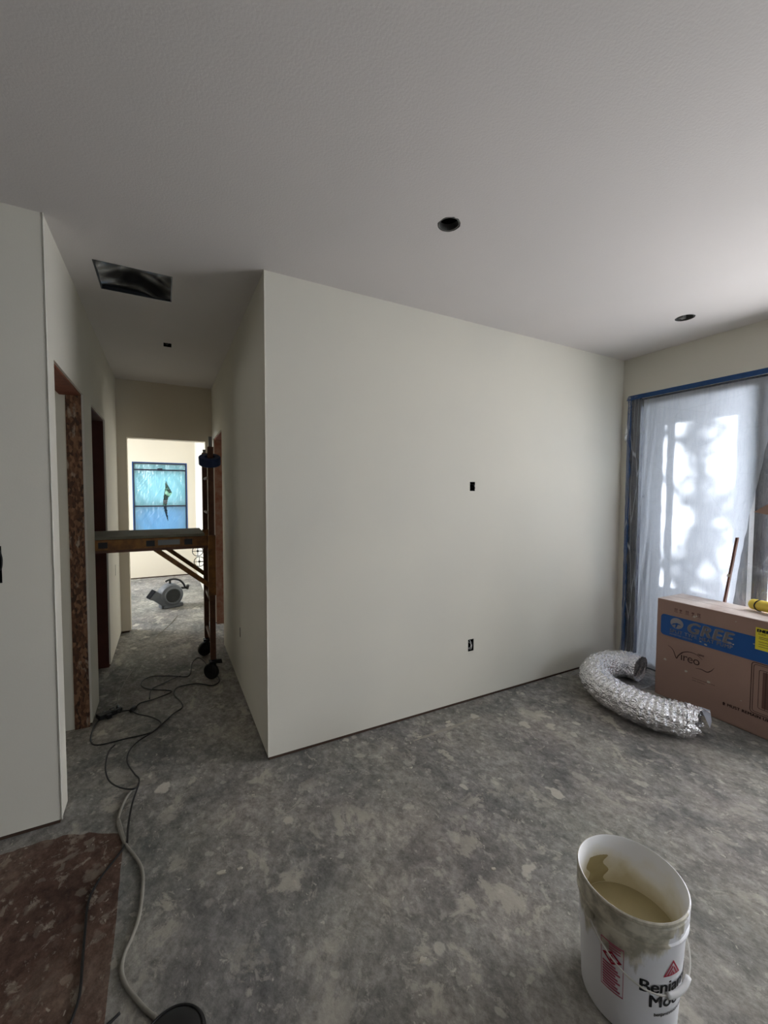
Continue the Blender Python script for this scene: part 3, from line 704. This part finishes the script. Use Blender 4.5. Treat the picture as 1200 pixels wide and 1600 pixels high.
# ------------------------------------------------------------------ cords
from math import cos, sin
def floor_pt(px, py, z=.006):
    d = fw+r2*((px-600)/F_PX)-u2*((py-800)/F_PX); c0 = Vector((-.4931, -2.331, 1.5308)); k = (z-c0.z)/d.z; return c0+d*k
A2 = lambda P_, z=.006: [floor_pt(60+x/3.333, 900+y/3.333, z) for x, y in P_]
A7 = lambda P_, z=.006: [floor_pt(x/2.857, 1250+y/2.857, z) for x, y in P_]
def cord(name, pts, r, m, label, cat='cord', plug=None):
    t_ = thing(name, label, cat)
    bm = new(); q = spline(pts, 7); tube(bm, q, r, 8); obj('cable', bm, m, t_, smooth=True)
    if plug is not None:
        for e, f in plug:
            p = q[e]; d = (q[e]-q[e+(1 if e == 0 else -1)]).normalized(); bm = new()
            tube(bm, [p-d*.005+Vector((0, 0, .006)), p+d*.02+Vector((0, 0, .006)), p+d*.045+Vector((0, 0, .007))], f, 8); obj('plug', bm, m_black, t_, smooth=True)
cord('blower_cord', A2([(722, 205), (690, 245), (610, 320), (580, 370), (550, 410), (510, 465), (470, 520), (430, 590), (413, 640), (413, 685)], .005), .0032, m_cordg,
     'thin grey cord running from the blower down the hall floor', plug=[(-1, .011)])
cord('extension_cord', A2([(330, 735), (290, 785), (272, 855), (310, 880), (450, 848), (585, 815), (650, 765), (705, 715), (748, 685), (742, 655), (708, 620), (712, 590), (745, 573), (830, 560), (905, 570), (942, 548), (930, 520), (895, 505), (868, 450), (832, 425), (800, 455), (782, 520), (690, 520), (600, 522), (550, 540), (537, 570), (580, 590), (670, 595), (690, 605), (600, 642), (530, 662), (500, 690)], .006), .0042, m_cord,
     'black extension cord looping around the scaffold wheels', plug=[(0, .015), (-1, .015)])
cord('extension_cord', A2([(425, 705), (478, 700), (515, 718), (590, 735), (638, 765), (600, 808), (520, 860), (474, 910), (463, 970), (500, 1030), (525, 1068), (490, 1180), (468, 1300), (462, 1385)], .012)
     + A7([(568, 180), (550, 215), (510, 268), (440, 360), (396, 450), (382, 560), (370, 700), (355, 870), (310, 1010)], .009), .0042, m_cord,
     'long black extension cord crossing the brown floor paper', plug=[(0, .015)])
cord('extension_cord', A2([(740, 520), (700, 535), (650, 560), (590, 590), (578, 640)], .01) , .0036, m_cord, 'short grey-black stray cord end between the hall loops')
cord('looped_cord', A2([(400, 878), (372, 905), (355, 950), (350, 1015), (372, 1070), (430, 1103), (500, 1108), (525, 1075)], .018), .0040, m_cord, 'black cord loop lying left of the cord crossing in the hall mouth')
cord('supply_hose', A2([(520, 1085), (500, 1105), (455, 1160), (422, 1240), (415, 1300), (450, 1390)], .006)+A7([(530, 90), (533, 120), (555, 190), (600, 248), (630, 300), (638, 370), (622, 510), (590, 610), (555, 690), (542, 760), (562, 830), (610, 890), (655, 940), (700, 975)], .007), .0068, m_cordg,
     'thick pale grey cord curving along the edge of the brown paper')
cord('short_wire', A7([(470, 1010), (500, 985), (535, 950)], .006), .004, m_cord, 'short black wire end at the bottom edge beside the brown paper')
t_ = thing('power_block', 'black multi-outlet block on the floor at the left hall doorway', 'power strip', (-.865, .985, 0), .5)
bx('body', (-.06, .05, -.022, .022, .002, .032), m_black, t_, bevel=.004)
for k, (x, y) in enumerate(((-.045, .03), (-.01, -.034), (.04, .034), (.07, 0))): bx('plug', (x-.015, x+.015, y-.012, y+.012, .002, .03), m_black, t_, bevel=.004)
bx('switch', (.02, .035, -.008, .008, .032, .037), mat('switch_grey', srgb(120, 118, 112), .5), t_)
t_ = thing('cable_hub', 'black domed cable reel hub just entering the bottom edge', 'cable reel', (-.505, -1.115, 0))
bm = new(); lathe(bm, [(.085, 0), (.09, .006), (.088, .018), (.07, .028), (.03, .033), (0, .034)], seg=40); obj('body', bm, m_black, t_, smooth=True)
bm = new(); tube(bm, [(.08*cos(k*PI/20), .08*sin(k*PI/20), .024) for k in range(40)], .004, 6, closed=True); obj('rim', bm, m_cord, t_, smooth=True)

# ------------------------------------------------------------------ silver flexible duct
pts = spline([(2.90, -.40, .115), (2.89, -.30, .118), (2.78, -.225, .12), (2.60, -.235, .12), (2.42, -.34, .12), (2.31, -.50, .12), (2.28, -.68, .118), (2.305, -.85, .115), (2.385, -.975, .108)], 22)
t_ = thing('flexible_duct', 'crumpled silver foil flexible duct curled on the floor by the box', 'duct')
bm = new(); fr = frames(pts); seg = 48; rings = []
for i, (p, a, c_) in enumerate(fr):
    u = i/(len(fr)-1); ring = []
    for k in range(seg):
        th = 2*PI*k/seg; d = a*cos(th)+c_*sin(th)
        rr = .108+.0045*sin(i*1.35)+.011*noise.noise(Vector((p.x*16, p.y*16, th*2.2)))+.006*noise.noise(Vector((p.x*45, p.y*45, th*6)))
        if u > .94: rr *= 1+.15*(u-.94)/.06*noise.noise(Vector((th*1.5, 3, 1)))
        q = p+d*rr; q.z = max(q.z*.96, .003+.002*random.random()); ring.append(bm.verts.new(q))
    rings.append(ring)
for A, B in zip(rings, rings[1:]):
    for k in range(seg): bm.faces.new((A[k], A[(k+1) % seg], B[(k+1) % seg], B[k]))
obj('sleeve', bm, m_foil, t_)
bm = new(); e0 = rings_last = [Vector(v) for v in [(0, 0, 0)]]
fr_p, fa, fc = fr[-1]; dd = (fr[-1][0]-fr[-3][0]).normalized(); rr_ = []
for j in range(5):
    ring = []
    for k in range(seg):
        th = 2*PI*k/seg; d = fa*cos(th)+fc*sin(th); fl = max(0, d.dot(Vector((.9, -.2, .3))))
        q = fr_p+dd*(j*.014*(1+1.6*fl+.8*noise.noise(Vector((th*2, 0, 2)))))+d*(.108+.012*noise.noise(Vector((th*3, j*.7, 1)))-.006*j)
        q.z = max(q.z, .003); ring.append(bm.verts.new(q))
    rr_.append(ring)
for A, B in zip(rr_, rr_[1:]):
    for k in range(seg): bm.faces.new((A[k], A[(k+1) % seg], B[(k+1) % seg], B[k]))
o = obj('torn_end', bm, m_foil, t_)
bm = new(); p0 = fr_p+Vector((.07, -.05, .09))
q = [p0, p0+Vector((.055, -.03, -.02)), p0+Vector((.045, -.045, -.085)), p0+Vector((.015, -.05, -.115)), p0+Vector((-.005, -.03, -.05))]
vs = [bm.verts.new(v) for v in q]; cv = bm.verts.new(sum(q, Vector())/5+Vector((.012, -.012, 0)))
for k in range(5): bm.faces.new((vs[k], vs[(k+1) % 5], cv))
o = obj('inner_flap', bm, mat('grey_liner', srgb(170, 172, 182), .6), t_); sm = o.modifiers.new('s', 'SOLIDIFY'); sm.thickness = .0015; o['label'] = 'pale torn liner flap at the near end'

# ------------------------------------------------------------------ the big cardboard box
BX, BY, BH, BD, BW = 2.822, -.555, .742, .315, .97
t_ = thing('cardboard_box', 'large brown printed cardboard box with a blue band by the window', 'box', (BX, BY, 0), -math.radians(2))
bx('carton', (0, BD, -BW, 0, .002, BH), m_cardb, t_, bevel=.004)
bx('top_panel', (0.002, BD-.002, -BW+.002, -.002, BH, BH+.001), m_sun_card, t_)['label'] = 'top panel coloured pale for the sunlight on it'
carton = t_.children[0] if t_.children else bpy.data.objects['carton']
bx('flap_seam', (BD/2-.0015, BD/2+.0015, -BW, -.0, BH, BH+.0012), m_ink, t_)
def on_front(bm, x, z, name, m, par, dx=.0014):   # text plane xy -> box front: right = -y, up = +z
    for v in bm.verts:
        v.co = Vector((-dx, -(x+v.co.x), z+v.co.y))
    o = obj(name, bm, m, par); return o
def quad_xy(P_):
    bm = new(); bm.faces.new([bm.verts.new((x, y, 0)) for x, y in P_]); return bm
def rrect(x0, x1, z0, z1, r):
    o_ = []
    for cx, cz, a in ((x1-r, z1-r, 0), (x0+r, z1-r, PI/2), (x0+r, z0+r, PI), (x1-r, z0+r, 1.5*PI)):
        for k in range(6): o_.append((cx+r*cos(a+k*PI/10), cz+r*sin(a+k*PI/10)))
    return o_
band = on_front(quad_xy(rrect(.03, BW, .475, .632, .025)), 0, 0, 'blue_band', m_boxblue, t_, .0010)
on_front(text_bm('GREE', .108, .003, .25, spacing=1.12), .205, .542, 'print_word', m_inkp, band, .0020)
on_front(text_bm('SPLIT TYPE HEAT PUMP', .034, .0004, 0, spacing=1.12), .095, .510, 'print_line', m_inkp, band, .0020)
on_front(text_bm('INVERTER DRIVEN', .017, 0, 0, spacing=1.1), .095, .490, 'print_line', m_inkp, band, .0020)
# emblem: disc with a curved bite
bm = new(); cxx, czz, R_ = .142, .584, .042; ring = [(cxx+R_*1.05*cos(k*PI/24), czz+R_*.92*sin(k*PI/24)) for k in range(48)]
bm = quad_xy(ring); on_front(bm, 0, 0, 'emblem', m_inkp, band, .0018)
bm = quad_xy([(x_-.023, z_+.002) for x_, z_ in [(.125, .556), (.14, .576), (.165, .586), (.190, .580), (.196, .574), (.180, .576), (.172, .574), (.166, .556), (.160, .545), (.153, .55), (.158, .566), (.154, .572), (.14, .565)]]); on_front(bm, 0, 0, 'emblem_cut', m_boxblue, band, .0024)
# row of handling marks along the top
for k, x in enumerate((.125, .155, .20, .235, .275)):
    bm = new()
    if k % 2 == 0:
        for v in (0, 1): 
            q = [bm.verts.new((x+v*.011+dx, .672+dz, 0)) for dx, dz in ((0, 0), (.005, 0), (.005, .016), (.009, .016), (.0025, .024), (-.004, .016), (0, .016))]; bm.faces.new(q)
        q = [bm.verts.new((x-.004+dx, .666+dz, 0)) for dx, dz in ((0, 0), (.026, 0), (.026, .003), (0, .003))]; bm.faces.new(q)
    else:
        for a, b_ in (((0, 0), (.02, .003)), ((.008, .003), (.012, .014)), ((.002, .014), (.018, .026))):
            bm.faces.new([bm.verts.new((x+dx, .666+dz, 0)) for dx, dz in (a, (b_[0], a[1]), b_, (a[0], b_[1]))])
    on_front(bm, 0, 0, 'handling_mark', m_inkf, t_)
# Vireo wordmark with its swooshes
def stroke(P_, wd):
    bm = new(); q = spline([(x, z, 0) for x, z in P_], 8); pv = None; n = len(q)
    for i, p in enumerate(q):
        d = (q[min(i+1, n-1)]-q[max(i-1, 0)]).normalized(); s_ = Vector((-d.y, d.x, 0))*wd*(.25+.75*sin(PI*i/(n-1)))/2
        c2 = (bm.verts.new(p+s_), bm.verts.new(p-s_))
        if pv: bm.faces.new((pv[0], pv[1], c2[1], c2[0]))
        pv = c2
    return bm
lg = on_front(stroke([(.085, .402), (.105, .395), (.125, .375), (.142, .335), (.150, .328), (.160, .350), (.19, .385), (.235, .402), (.28, .398), (.315, .375)], .007), 0, 0, 'wordmark', m_ink, t_)
on_front(text_bm('ireo', .085, 0, 0, spacing=.92), .172, .325, 'print_word', m_ink, lg)
on_front(text_bm('GEN3', .016, .0004, 0), .285, .398, 'print_word', m_ink, lg)
on_front(stroke([(.275, .300), (.31, .306), (.345, .300), (.37, .318), (.388, .345)], .006), 0, 0, 'swoosh', m_ink, lg)
# fine print
for x, z, s, tx in ((.255, .222, .013, 'www.greecomfort.com'), (.255, .205, .010, 'GREE COMFORT')): on_front(text_bm(tx, s, 0, 0, spacing=1.15), x, z, 'fine_print', m_ink, t_)
on_front(text_bm('MUST REMAIN UPRIGHT', .026, .0006, 0, spacing=1.1), .47, .118, 'handling_text', m_ink, t_)
on_front(quad_xy([(.445, .116), (.457, .116), (.457, .128), (.461, .128), (.451, .140), (.441, .128), (.445, .128)]), 0, 0, 'handling_arrow', m_ink, t_)
# picture of the unit: nested rounded outlines and slats
def ring_bm(x0, x1, z0, z1, r, w_):
    bm = new(); A = rrect(x0, x1, z0, z1, r); B = rrect(x0+w_, x1-w_, z0+w_, z1-w_, max(r-w_, .002))
    va = [bm.verts.new((x, z, 0)) for x, z in A]; vb = [bm.verts.new((x, z, 0)) for x, z in B]
    for k in range(len(A)): bm.faces.new((va[k], va[(k+1) % len(A)], vb[(k+1) % len(A)], vb[k]))
    return bm
pic = on_front(ring_bm(.59, .95, .14, .47, .02, .004), 0, 0, 'unit_drawing', m_ink, t_)
on_front(ring_bm(.602, .94, .152, .458, .016, .003), 0, 0, 'drawing_line', m_ink, pic); on_front(ring_bm(.63, .93, .18, .43, .012, .003), 0, 0, 'drawing_line', m_ink, pic)
on_front(quad_xy([(.65, .19), (.70, .19), (.70, .42), (.65, .42)]), 0, 0, 'drawing_slat', m_inkf, pic, .0011)
for k in range(4): on_front(quad_xy([(.665+k*.05, .185), (.668+k*.05, .185), (.668+k*.05, .425), (.665+k*.05, .425)]), 0, 0, 'drawing_slat', m_ink, pic)
# yellow label wrapped round the band, drywall mud splashes
yl_ = on_front(quad_xy([(.605, .560-.005), (.78, .555), (.78, .695), (.605, .695)]), 0, 0, 'energy_label', m_ylab, t_, .0028)
on_front(text_bm('ENERGY', .026, .0012, 0), .612, .668, 'print_word', m_blk_ink, yl_, .0034)
on_front(text_bm('GUIDE', .013, 0, 0), .618, .652, 'fine_print', m_blk_ink, yl_, .0034)
for k, z in enumerate((.635, .625, .605, .59, .575)): on_front(quad_xy([(.622, z), (.70, z), (.70, z+.003), (.622, z+.003)]), 0, 0, 'print_line', m_inkf, yl_, .0034)
random.seed(21)
for x, z, s in ((.30, .50, .008), (.49, .545, .006), (.60, .585, .005), (.07, .29, .012), (.215, .255, .012), (.36, .235, .012), (.33, .49, .010), (.545, .19, .004), (.255, .665, .010), (.27, .672, .008), (.02, .66, .003), (.5, .70, .004), (.72, .41, .004)):
    on_front(quad_xy([(x+s*random.uniform(.6, 1.3)*cos(k*PI/4), z+s*random.uniform(.3, .9)*sin(k*PI/4)) for k in range(8)]), 0, 0, 'plaster_splash', m_crumb, t_, .003)

# yellow tube with black straps on the box
t_ = thing('yellow_tube', 'yellow tube with black straps lying on top of the big cardboard box', 'tube', (3.05, -1.03, BH+.043), -PI/2-.12)
bm = new(); lathe(bm, [(0, 0), (.022, .002), (.032, .010), (.036, .022), (.036, .42), (.03, .43), (0, .432)], Matrix.Rotation(PI/2, 4, 'Y'), 32); obj('body', bm, m_yell, t_, smooth=True)
bm = new(); tube(bm, [(.055+.01*sin(k*PI/8), .0372*cos(k*PI/12), .0372*sin(k*PI/12)) for k in range(24)], .004, 6, closed=True); obj('strap', bm, m_black, t_)
bm = new(); tube(bm, spline([(.05, .030, .022), (.065, .036, .010), (.12, .038, .0), (.2, .038, .004)], 6), .006, 6); obj('strap', bm, m_black, t_)

# wooden stick leaning on the film
t_ = thing('wooden_stick', 'thin brown wooden stick leaning against the plastic behind the box', 'stick')
bm = new(); bar(bm, (3.155, -.752, .002), (3.162, -.902, 1.222), .026, .014); obj('shaft', bm, m_wood, t_, bevel=.002)
bm = new(); bar(bm, (3.1585, -.862, .93), (3.1588, -.866, .95), .029, .017); obj('paint_smear', bm, m_crumb, t_)

# open carton off the frame edge, only its flap shows
t_ = thing('open_carton', 'brown cardboard flap poking in at the right edge above the yellow tube', 'box', (2.99, -1.36, BH+.001))
bm = new(); th = .004
box(bm, -.13, -.126, -.17, .11, 0, .80); box(bm, .126, .13, -.17, .11, 0, .80); box(bm, -.126, .126, -.17, -.166, 0, .80); box(bm, -.126, .126, .106, .11, 0, .80); box(bm, -.13, .13, -.17, .11, 0, .004)
obj('carton', bm, m_cardb, t_)
bm = new(); q = [(-.035, .295, .675), (-.126, .11, .79), (-.126, .11, .645)]
lo = [bm.verts.new(v) for v in q]; hi = [bm.verts.new((x+.004, y, z)) for x, y, z in q]; bm.faces.new(lo[::-1]); bm.faces.new(hi)
for k in range(3): bm.faces.new((lo[k], lo[(k+1) % 3], hi[(k+1) % 3], hi[k]))
obj('flap', bm, m_cardb, t_)

# ------------------------------------------------------------------ bucket
BCX, BCY = .744, -1.617
t_ = thing('paint_bucket', 'white five gallon bucket with a label and dried cream drips, part full', 'bucket', (BCX, BCY, 0), 0)
m_bucket = bpy.data.materials.new('dripped_white_plastic'); m_bucket.use_nodes = True
t = NT(m_bucket); b = m_bucket.node_tree.nodes['Principled BSDF']; tc = t.n('ShaderNodeTexCoord')
sx = t.n('ShaderNodeSeparateXYZ'); t.l(tc.outputs['Object'], sx.inputs[0])
mp = t.n('ShaderNodeMapping'); mp.inputs['Scale'].default_value = (26, 26, 7); t.l(tc.outputs['Object'], mp.inputs['Vector'])
nz = t.n('ShaderNodeTexNoise', i_Scale=1.0, i_Detail=5.0); t.l(mp.outputs['Vector'], nz.inputs['Vector'])
ad = t.n('ShaderNodeMath', operation='MULTIPLY_ADD'); ad.inputs[1].default_value = .22; t.l(nz.outputs['Fac'], ad.inputs[0]); t.l(sx.outputs['Z'], ad.inputs[2])
lx = t.n('ShaderNodeMath', operation='MULTIPLY_ADD'); lx.inputs[1].default_value = -.8; t.l(sx.outputs['X'], lx.inputs[0]); t.l(ad.outputs[0], lx.inputs[2])
fm = ramp(t, lx.outputs[0], [(.425, g(0)), (.45, g(1))])
n5 = t.n('ShaderNodeTexNoise', i_Scale=22.0, i_Detail=6.0); t.l(tc.outputs['Object'], n5.inputs['Vector'])
dirt = ramp(t, n5.outputs['Fac'], [(.4, srgb(170, 164, 146)), (.55, srgb(214, 208, 190)), (.7, srgb(230, 224, 206))])
t.l(mix(t, fm, srgb(238, 238, 242), dirt), b.inputs['Base Color']); b.inputs['Roughness'].default_value = .45
bp = t.n('ShaderNodeBump', i_Strength=.6, i_Distance=.004); t.l(mix(t, 1.0, fm, n5.outputs['Fac'], 'MULTIPLY'), bp.inputs['Height']); t.l(bp.outputs['Normal'], b.inputs['Normal'])
m_bin = bpy.data.materials.new('bucket_inside'); m_bin.use_nodes = True
t = NT(m_bin); b = m_bin.node_tree.nodes['Principled BSDF']; tc = t.n('ShaderNodeTexCoord'); sx = t.n('ShaderNodeSeparateXYZ'); t.l(tc.outputs['Object'], sx.inputs[0])
nz = t.n('ShaderNodeTexNoise', i_Scale=9.0, i_Detail=5.0); t.l(tc.outputs['Object'], nz.inputs['Vector'])
ad = t.n('ShaderNodeMath', operation='MULTIPLY_ADD'); ad.inputs[1].default_value = .22; t.l(nz.outputs['Fac'], ad.inputs[0]); t.l(sx.outputs['Z'], ad.inputs[2])
t.l(ramp(t, ad.outputs[0], [(.33, srgb(196, 182, 142)), (.37, srgb(214, 205, 176)), (.41, srgb(234, 230, 218)), (.46, srgb(240, 240, 240))]), b.inputs['Base Color']); b.inputs['Roughness'].default_value = .4
rb, rt_, hb = .128, .1455, .37
bm = new(); lathe(bm, [(0, 0), (rb-.004, 0), (rb, .004), (.1415, .295), (.1475, .298), (.1475, .304), (.1425, .306), (.1428, .325), (.1480, .328), (.1480, .352), (rt_, .356), (rt_+.0035, .362), (rt_+.0035, .369), (rt_, .3715)], seg=72)
obj('body', bm, m_bucket, t_, smooth=True).modifiers.new('e', 'EDGE_SPLIT')
bm = new(); lathe(bm, [(rt_, .3715), (rt_-.003, .369), (rb-.004, .02), (0, .018)], seg=72); obj('inside', bm, m_bin, t_, smooth=True)
bm = new(); rl = .1345
lathe(bm, [(0, .215), (rl+.0025, .215)], seg=60); o = obj('contents', bm, m_liquid, t_); o['label'] = 'murky tan liquid'
# blob of compound on the inner wall
bm = new(); lathe(bm, [(0, .0), (.012, .002), (.02, .001), (.024, 0)], seg=20)
mb = new()
for i in range(13):
    for j in range(15):
        a = math.radians(62+i*2.5+4*sin(j*.8)); z = .218+j*.0065; e = 1-max(abs(i-6)/6.5, abs(j-6.5)/7.6)**2; rr = .1245+.018*(z-.02)/.35+.0006-.006*max(0, e)
        mb.verts.new((rr*cos(a), rr*sin(a), z))
mb.verts.ensure_lookup_table()
for i in range(12):
    for j in range(14): mb.faces.new([mb.verts[k] for k in (i*15+j, (i+1)*15+j, (i+1)*15+j+1, i*15+j+1)])
bm.free(); obj('compound_blob', mb, m_liquid, t_, smooth=True)
def wrap(bm, th0, z0, name, m, par, off=.0012):
    xs = [v.co.x for v in bm.verts]; x = min(xs)+.008
    while x < max(xs):
        bmesh.ops.bisect_plane(bm, geom=bm.verts[:]+bm.edges[:]+bm.faces[:], plane_co=(x, 0, 0), plane_no=(1, 0, 0)); x += .008
    for v in bm.verts:
        z = z0+v.co.y; r_ = rb+(.1415-rb)*z/.295+off; a = math.radians(th0)+v.co.x/.137; v.co = Vector((r_*cos(a), r_*sin(a), z))
    return obj(name, bm, m, par)
TH = 221
lb = wrap(text_bm('Benjamin', .052, .0007, 0), TH, .160, 'label_word', m_blk_ink, t_)
wrap(text_bm('Moore', .052, .0007, 0), TH+11, .116, 'label_word', m_blk_ink, t_)
wrap(text_bm('benjaminmoore.com', .014, .0002, 0), TH+18, .088, 'label_line', m_blk_ink, t_)
def tri(bm, P_, w_):
    n = len(P_); c_ = sum((Vector(p) for p in P_), Vector((0, 0)))/n
    A = [Vector(p) for p in P_]; B = [c_+(p-c_)*(1-w_) for p in A]
    va = [bm.verts.new((p.x, p.y, 0)) for p in A]; vb = [bm.verts.new((p.x, p.y, 0)) for p in B]
    for k in range(n): bm.faces.new((va[k], va[(k+1) % n], vb[(k+1) % n], vb[k]))
bm = new(); tri(bm, [(0, 0), (.058, 0), (.029, .046)], .26)
for P_ in ([(.012, .004), (.017, .004), (.031, .026), (.028, .030)], [(.041, .004), (.046, .004), (.034, .026), (.031, .022)], [(.022, .004), (.026, .004), (.031, .013), (.029, .017)], [(.031, .004), (.036, .004), (.033, .010), (.030, .010)]):
    bm.faces.new([bm.verts.new((x, y, 0)) for x, y in P_])
wrap(bm, TH+26, .208, 'triangle_logo', m_red_ink, t_)
# red hazard label block
L0 = 181
bm = new(); tri(bm, [(0, 0), (.060, 0), (.060, .15), (0.0, .15)], .05); hz = wrap(bm, L0, .105, 'hazard_label', m_pink_ink, t_)
bm = new()
for k in range(9):
    z = .008+k*.0085; bm.faces.new([bm.verts.new((x, y, 0)) for x, y in ((.005, z), (.052-.006*(k % 3), z), (.052-.006*(k % 3), z+.0055), (.005, z+.0055))])
wrap(bm, L0, .105, 'hazard_text', m_pink_ink, hz); bm = new()
for k in range(3):
    z = .125+k*.008; bm.faces.new([bm.verts.new((x, y, 0)) for x, y in ((.022, z), (.052, z), (.052, z+.004), (.022, z+.004))])
wrap(bm, L0, .105, 'hazard_text', m_pink_ink, hz)
bm = new(); tri(bm, [(.004, .104), (.03, .084), (.056, .104), (.03, .124)], .36)
bm.faces.new([bm.verts.new((x, y, 0)) for x, y in ((.026, .094), (.034, .094), (.036, .104), (.030, .114), (.024, .104))]); wrap(bm, L0, .105, 'hazard_symbol', m_red_ink, hz)
# ears and bail
for a in (166, 346):
    a_ = math.radians(a); bm = new(); lathe(bm, [(0, 0), (.014, 0), (.014, .008), (.009, .012), (0, .012)], Matrix.Translation((.142*cos(a_), .142*sin(a_), .285)) @ Vector((cos(a_), sin(a_), 0)).to_track_quat('Z', 'Y').to_matrix().to_4x4(), 20); obj('ear', bm, m_bucket, t_)
bail = []
for k in range(41):
    u = k/40; a = math.radians(166+180*u); z = .288-.118*sin(PI*u)**.8; r_ = rb+(.1415-rb)*z/.295+.010+.006*sin(PI*u); bail.append((r_*cos(a), r_*sin(a), z))
bm = new(); tube(bm, bail, .0024, 8); bl = obj('bail', bm, mat('smeared_wire', srgb(205, 202, 194), .5), t_, smooth=True)
bm = new(); tube(bm, [Vector(p) for p in bail[18:27]],   .0075, 12); obj('grip', bm, m_white, bl, smooth=True)

# ------------------------------------------------------------------ loose plaster crumbs on the floor
random.seed(5)
spots = [(700, 1128, .02, "behind the smear's middle"), (655, 1152, .022, "at the smear's near end"), (612, 1170, .014, 'behind the plaster smear'),
         (688, 1115, .010, 'under the outlet hole'), (642, 1200, .014, 'in front of the plaster smear'), (592, 1220, .012, 'right of the wall corner'),
         (345, 1365, .026, 'right of the grey cord'), (374, 1358, .014, 'beside the largest chip'), (772, 1358, .016, 'left of the bucket'), (395, 1243, .014, 'in front of the wall corner'),
         (1157, 1170, .008, 'in front of the cardboard box'), (935, 1155, .006, 'in front of the foil duct'), (660, 1500, .016, 'between hose and bucket')]
for px, py, s, where in spots:
    p = floor_pt(px, py, .0); bm = new(); n = random.randint(6, 9); a0 = random.uniform(0, 6)
    rr = [s*random.uniform(.5, 1.2) for _ in range(n)]; st_ = random.uniform(.35, .7)
    lo = [bm.verts.new((rr[k]*cos(a0+2*PI*k/n), rr[k]*st_*sin(a0+2*PI*k/n), .0005)) for k in range(n)]; hi = [bm.verts.new((v.co.x*.8, v.co.y*.8, .004)) for v in lo]
    bm.faces.new(lo[::-1]); bm.faces.new(hi)
    for k in range(n): bm.faces.new((lo[k], lo[(k+1) % n], hi[(k+1) % n], hi[k]))
    o = obj('plaster_chip', bm, m_crumb); o.location = (p.x, p.y, 0); tag(o, 'pale plaster chip on the floor '+where, 'plaster chip', 'plaster chips on the floor')
bm = new(); A_ = floor_pt(645, 1158, 0); B_ = floor_pt(752, 1120, 0); d = (B_-A_).normalized(); s_ = Vector((-d.y, d.x, 0)); pv = None
for k in range(31):
    p = A_.lerp(B_, k/30); w_ = .016*(.6+.8*abs(noise.noise(p*22)))*sin(PI*(k+1)/32)**.4; off = s_*.01*noise.noise(p*9)
    q = [bm.verts.new(p+off+s_*w_+Vector((0, 0, .0006))), bm.verts.new(p+off+s_*w_*.5+Vector((0, 0, .003))), bm.verts.new(p+off-s_*w_*.5+Vector((0, 0, .003))), bm.verts.new(p+off-s_*w_+Vector((0, 0, .0006)))]
    if pv:
        for j in range(4): bm.faces.new((pv[j], pv[(j+1) % 4], q[(j+1) % 4], q[j]))
    pv = q
tag(obj('plaster_smear', bm, m_smear), 'long thin pale plaster smear on the floor before the big wall', 'plaster smear')
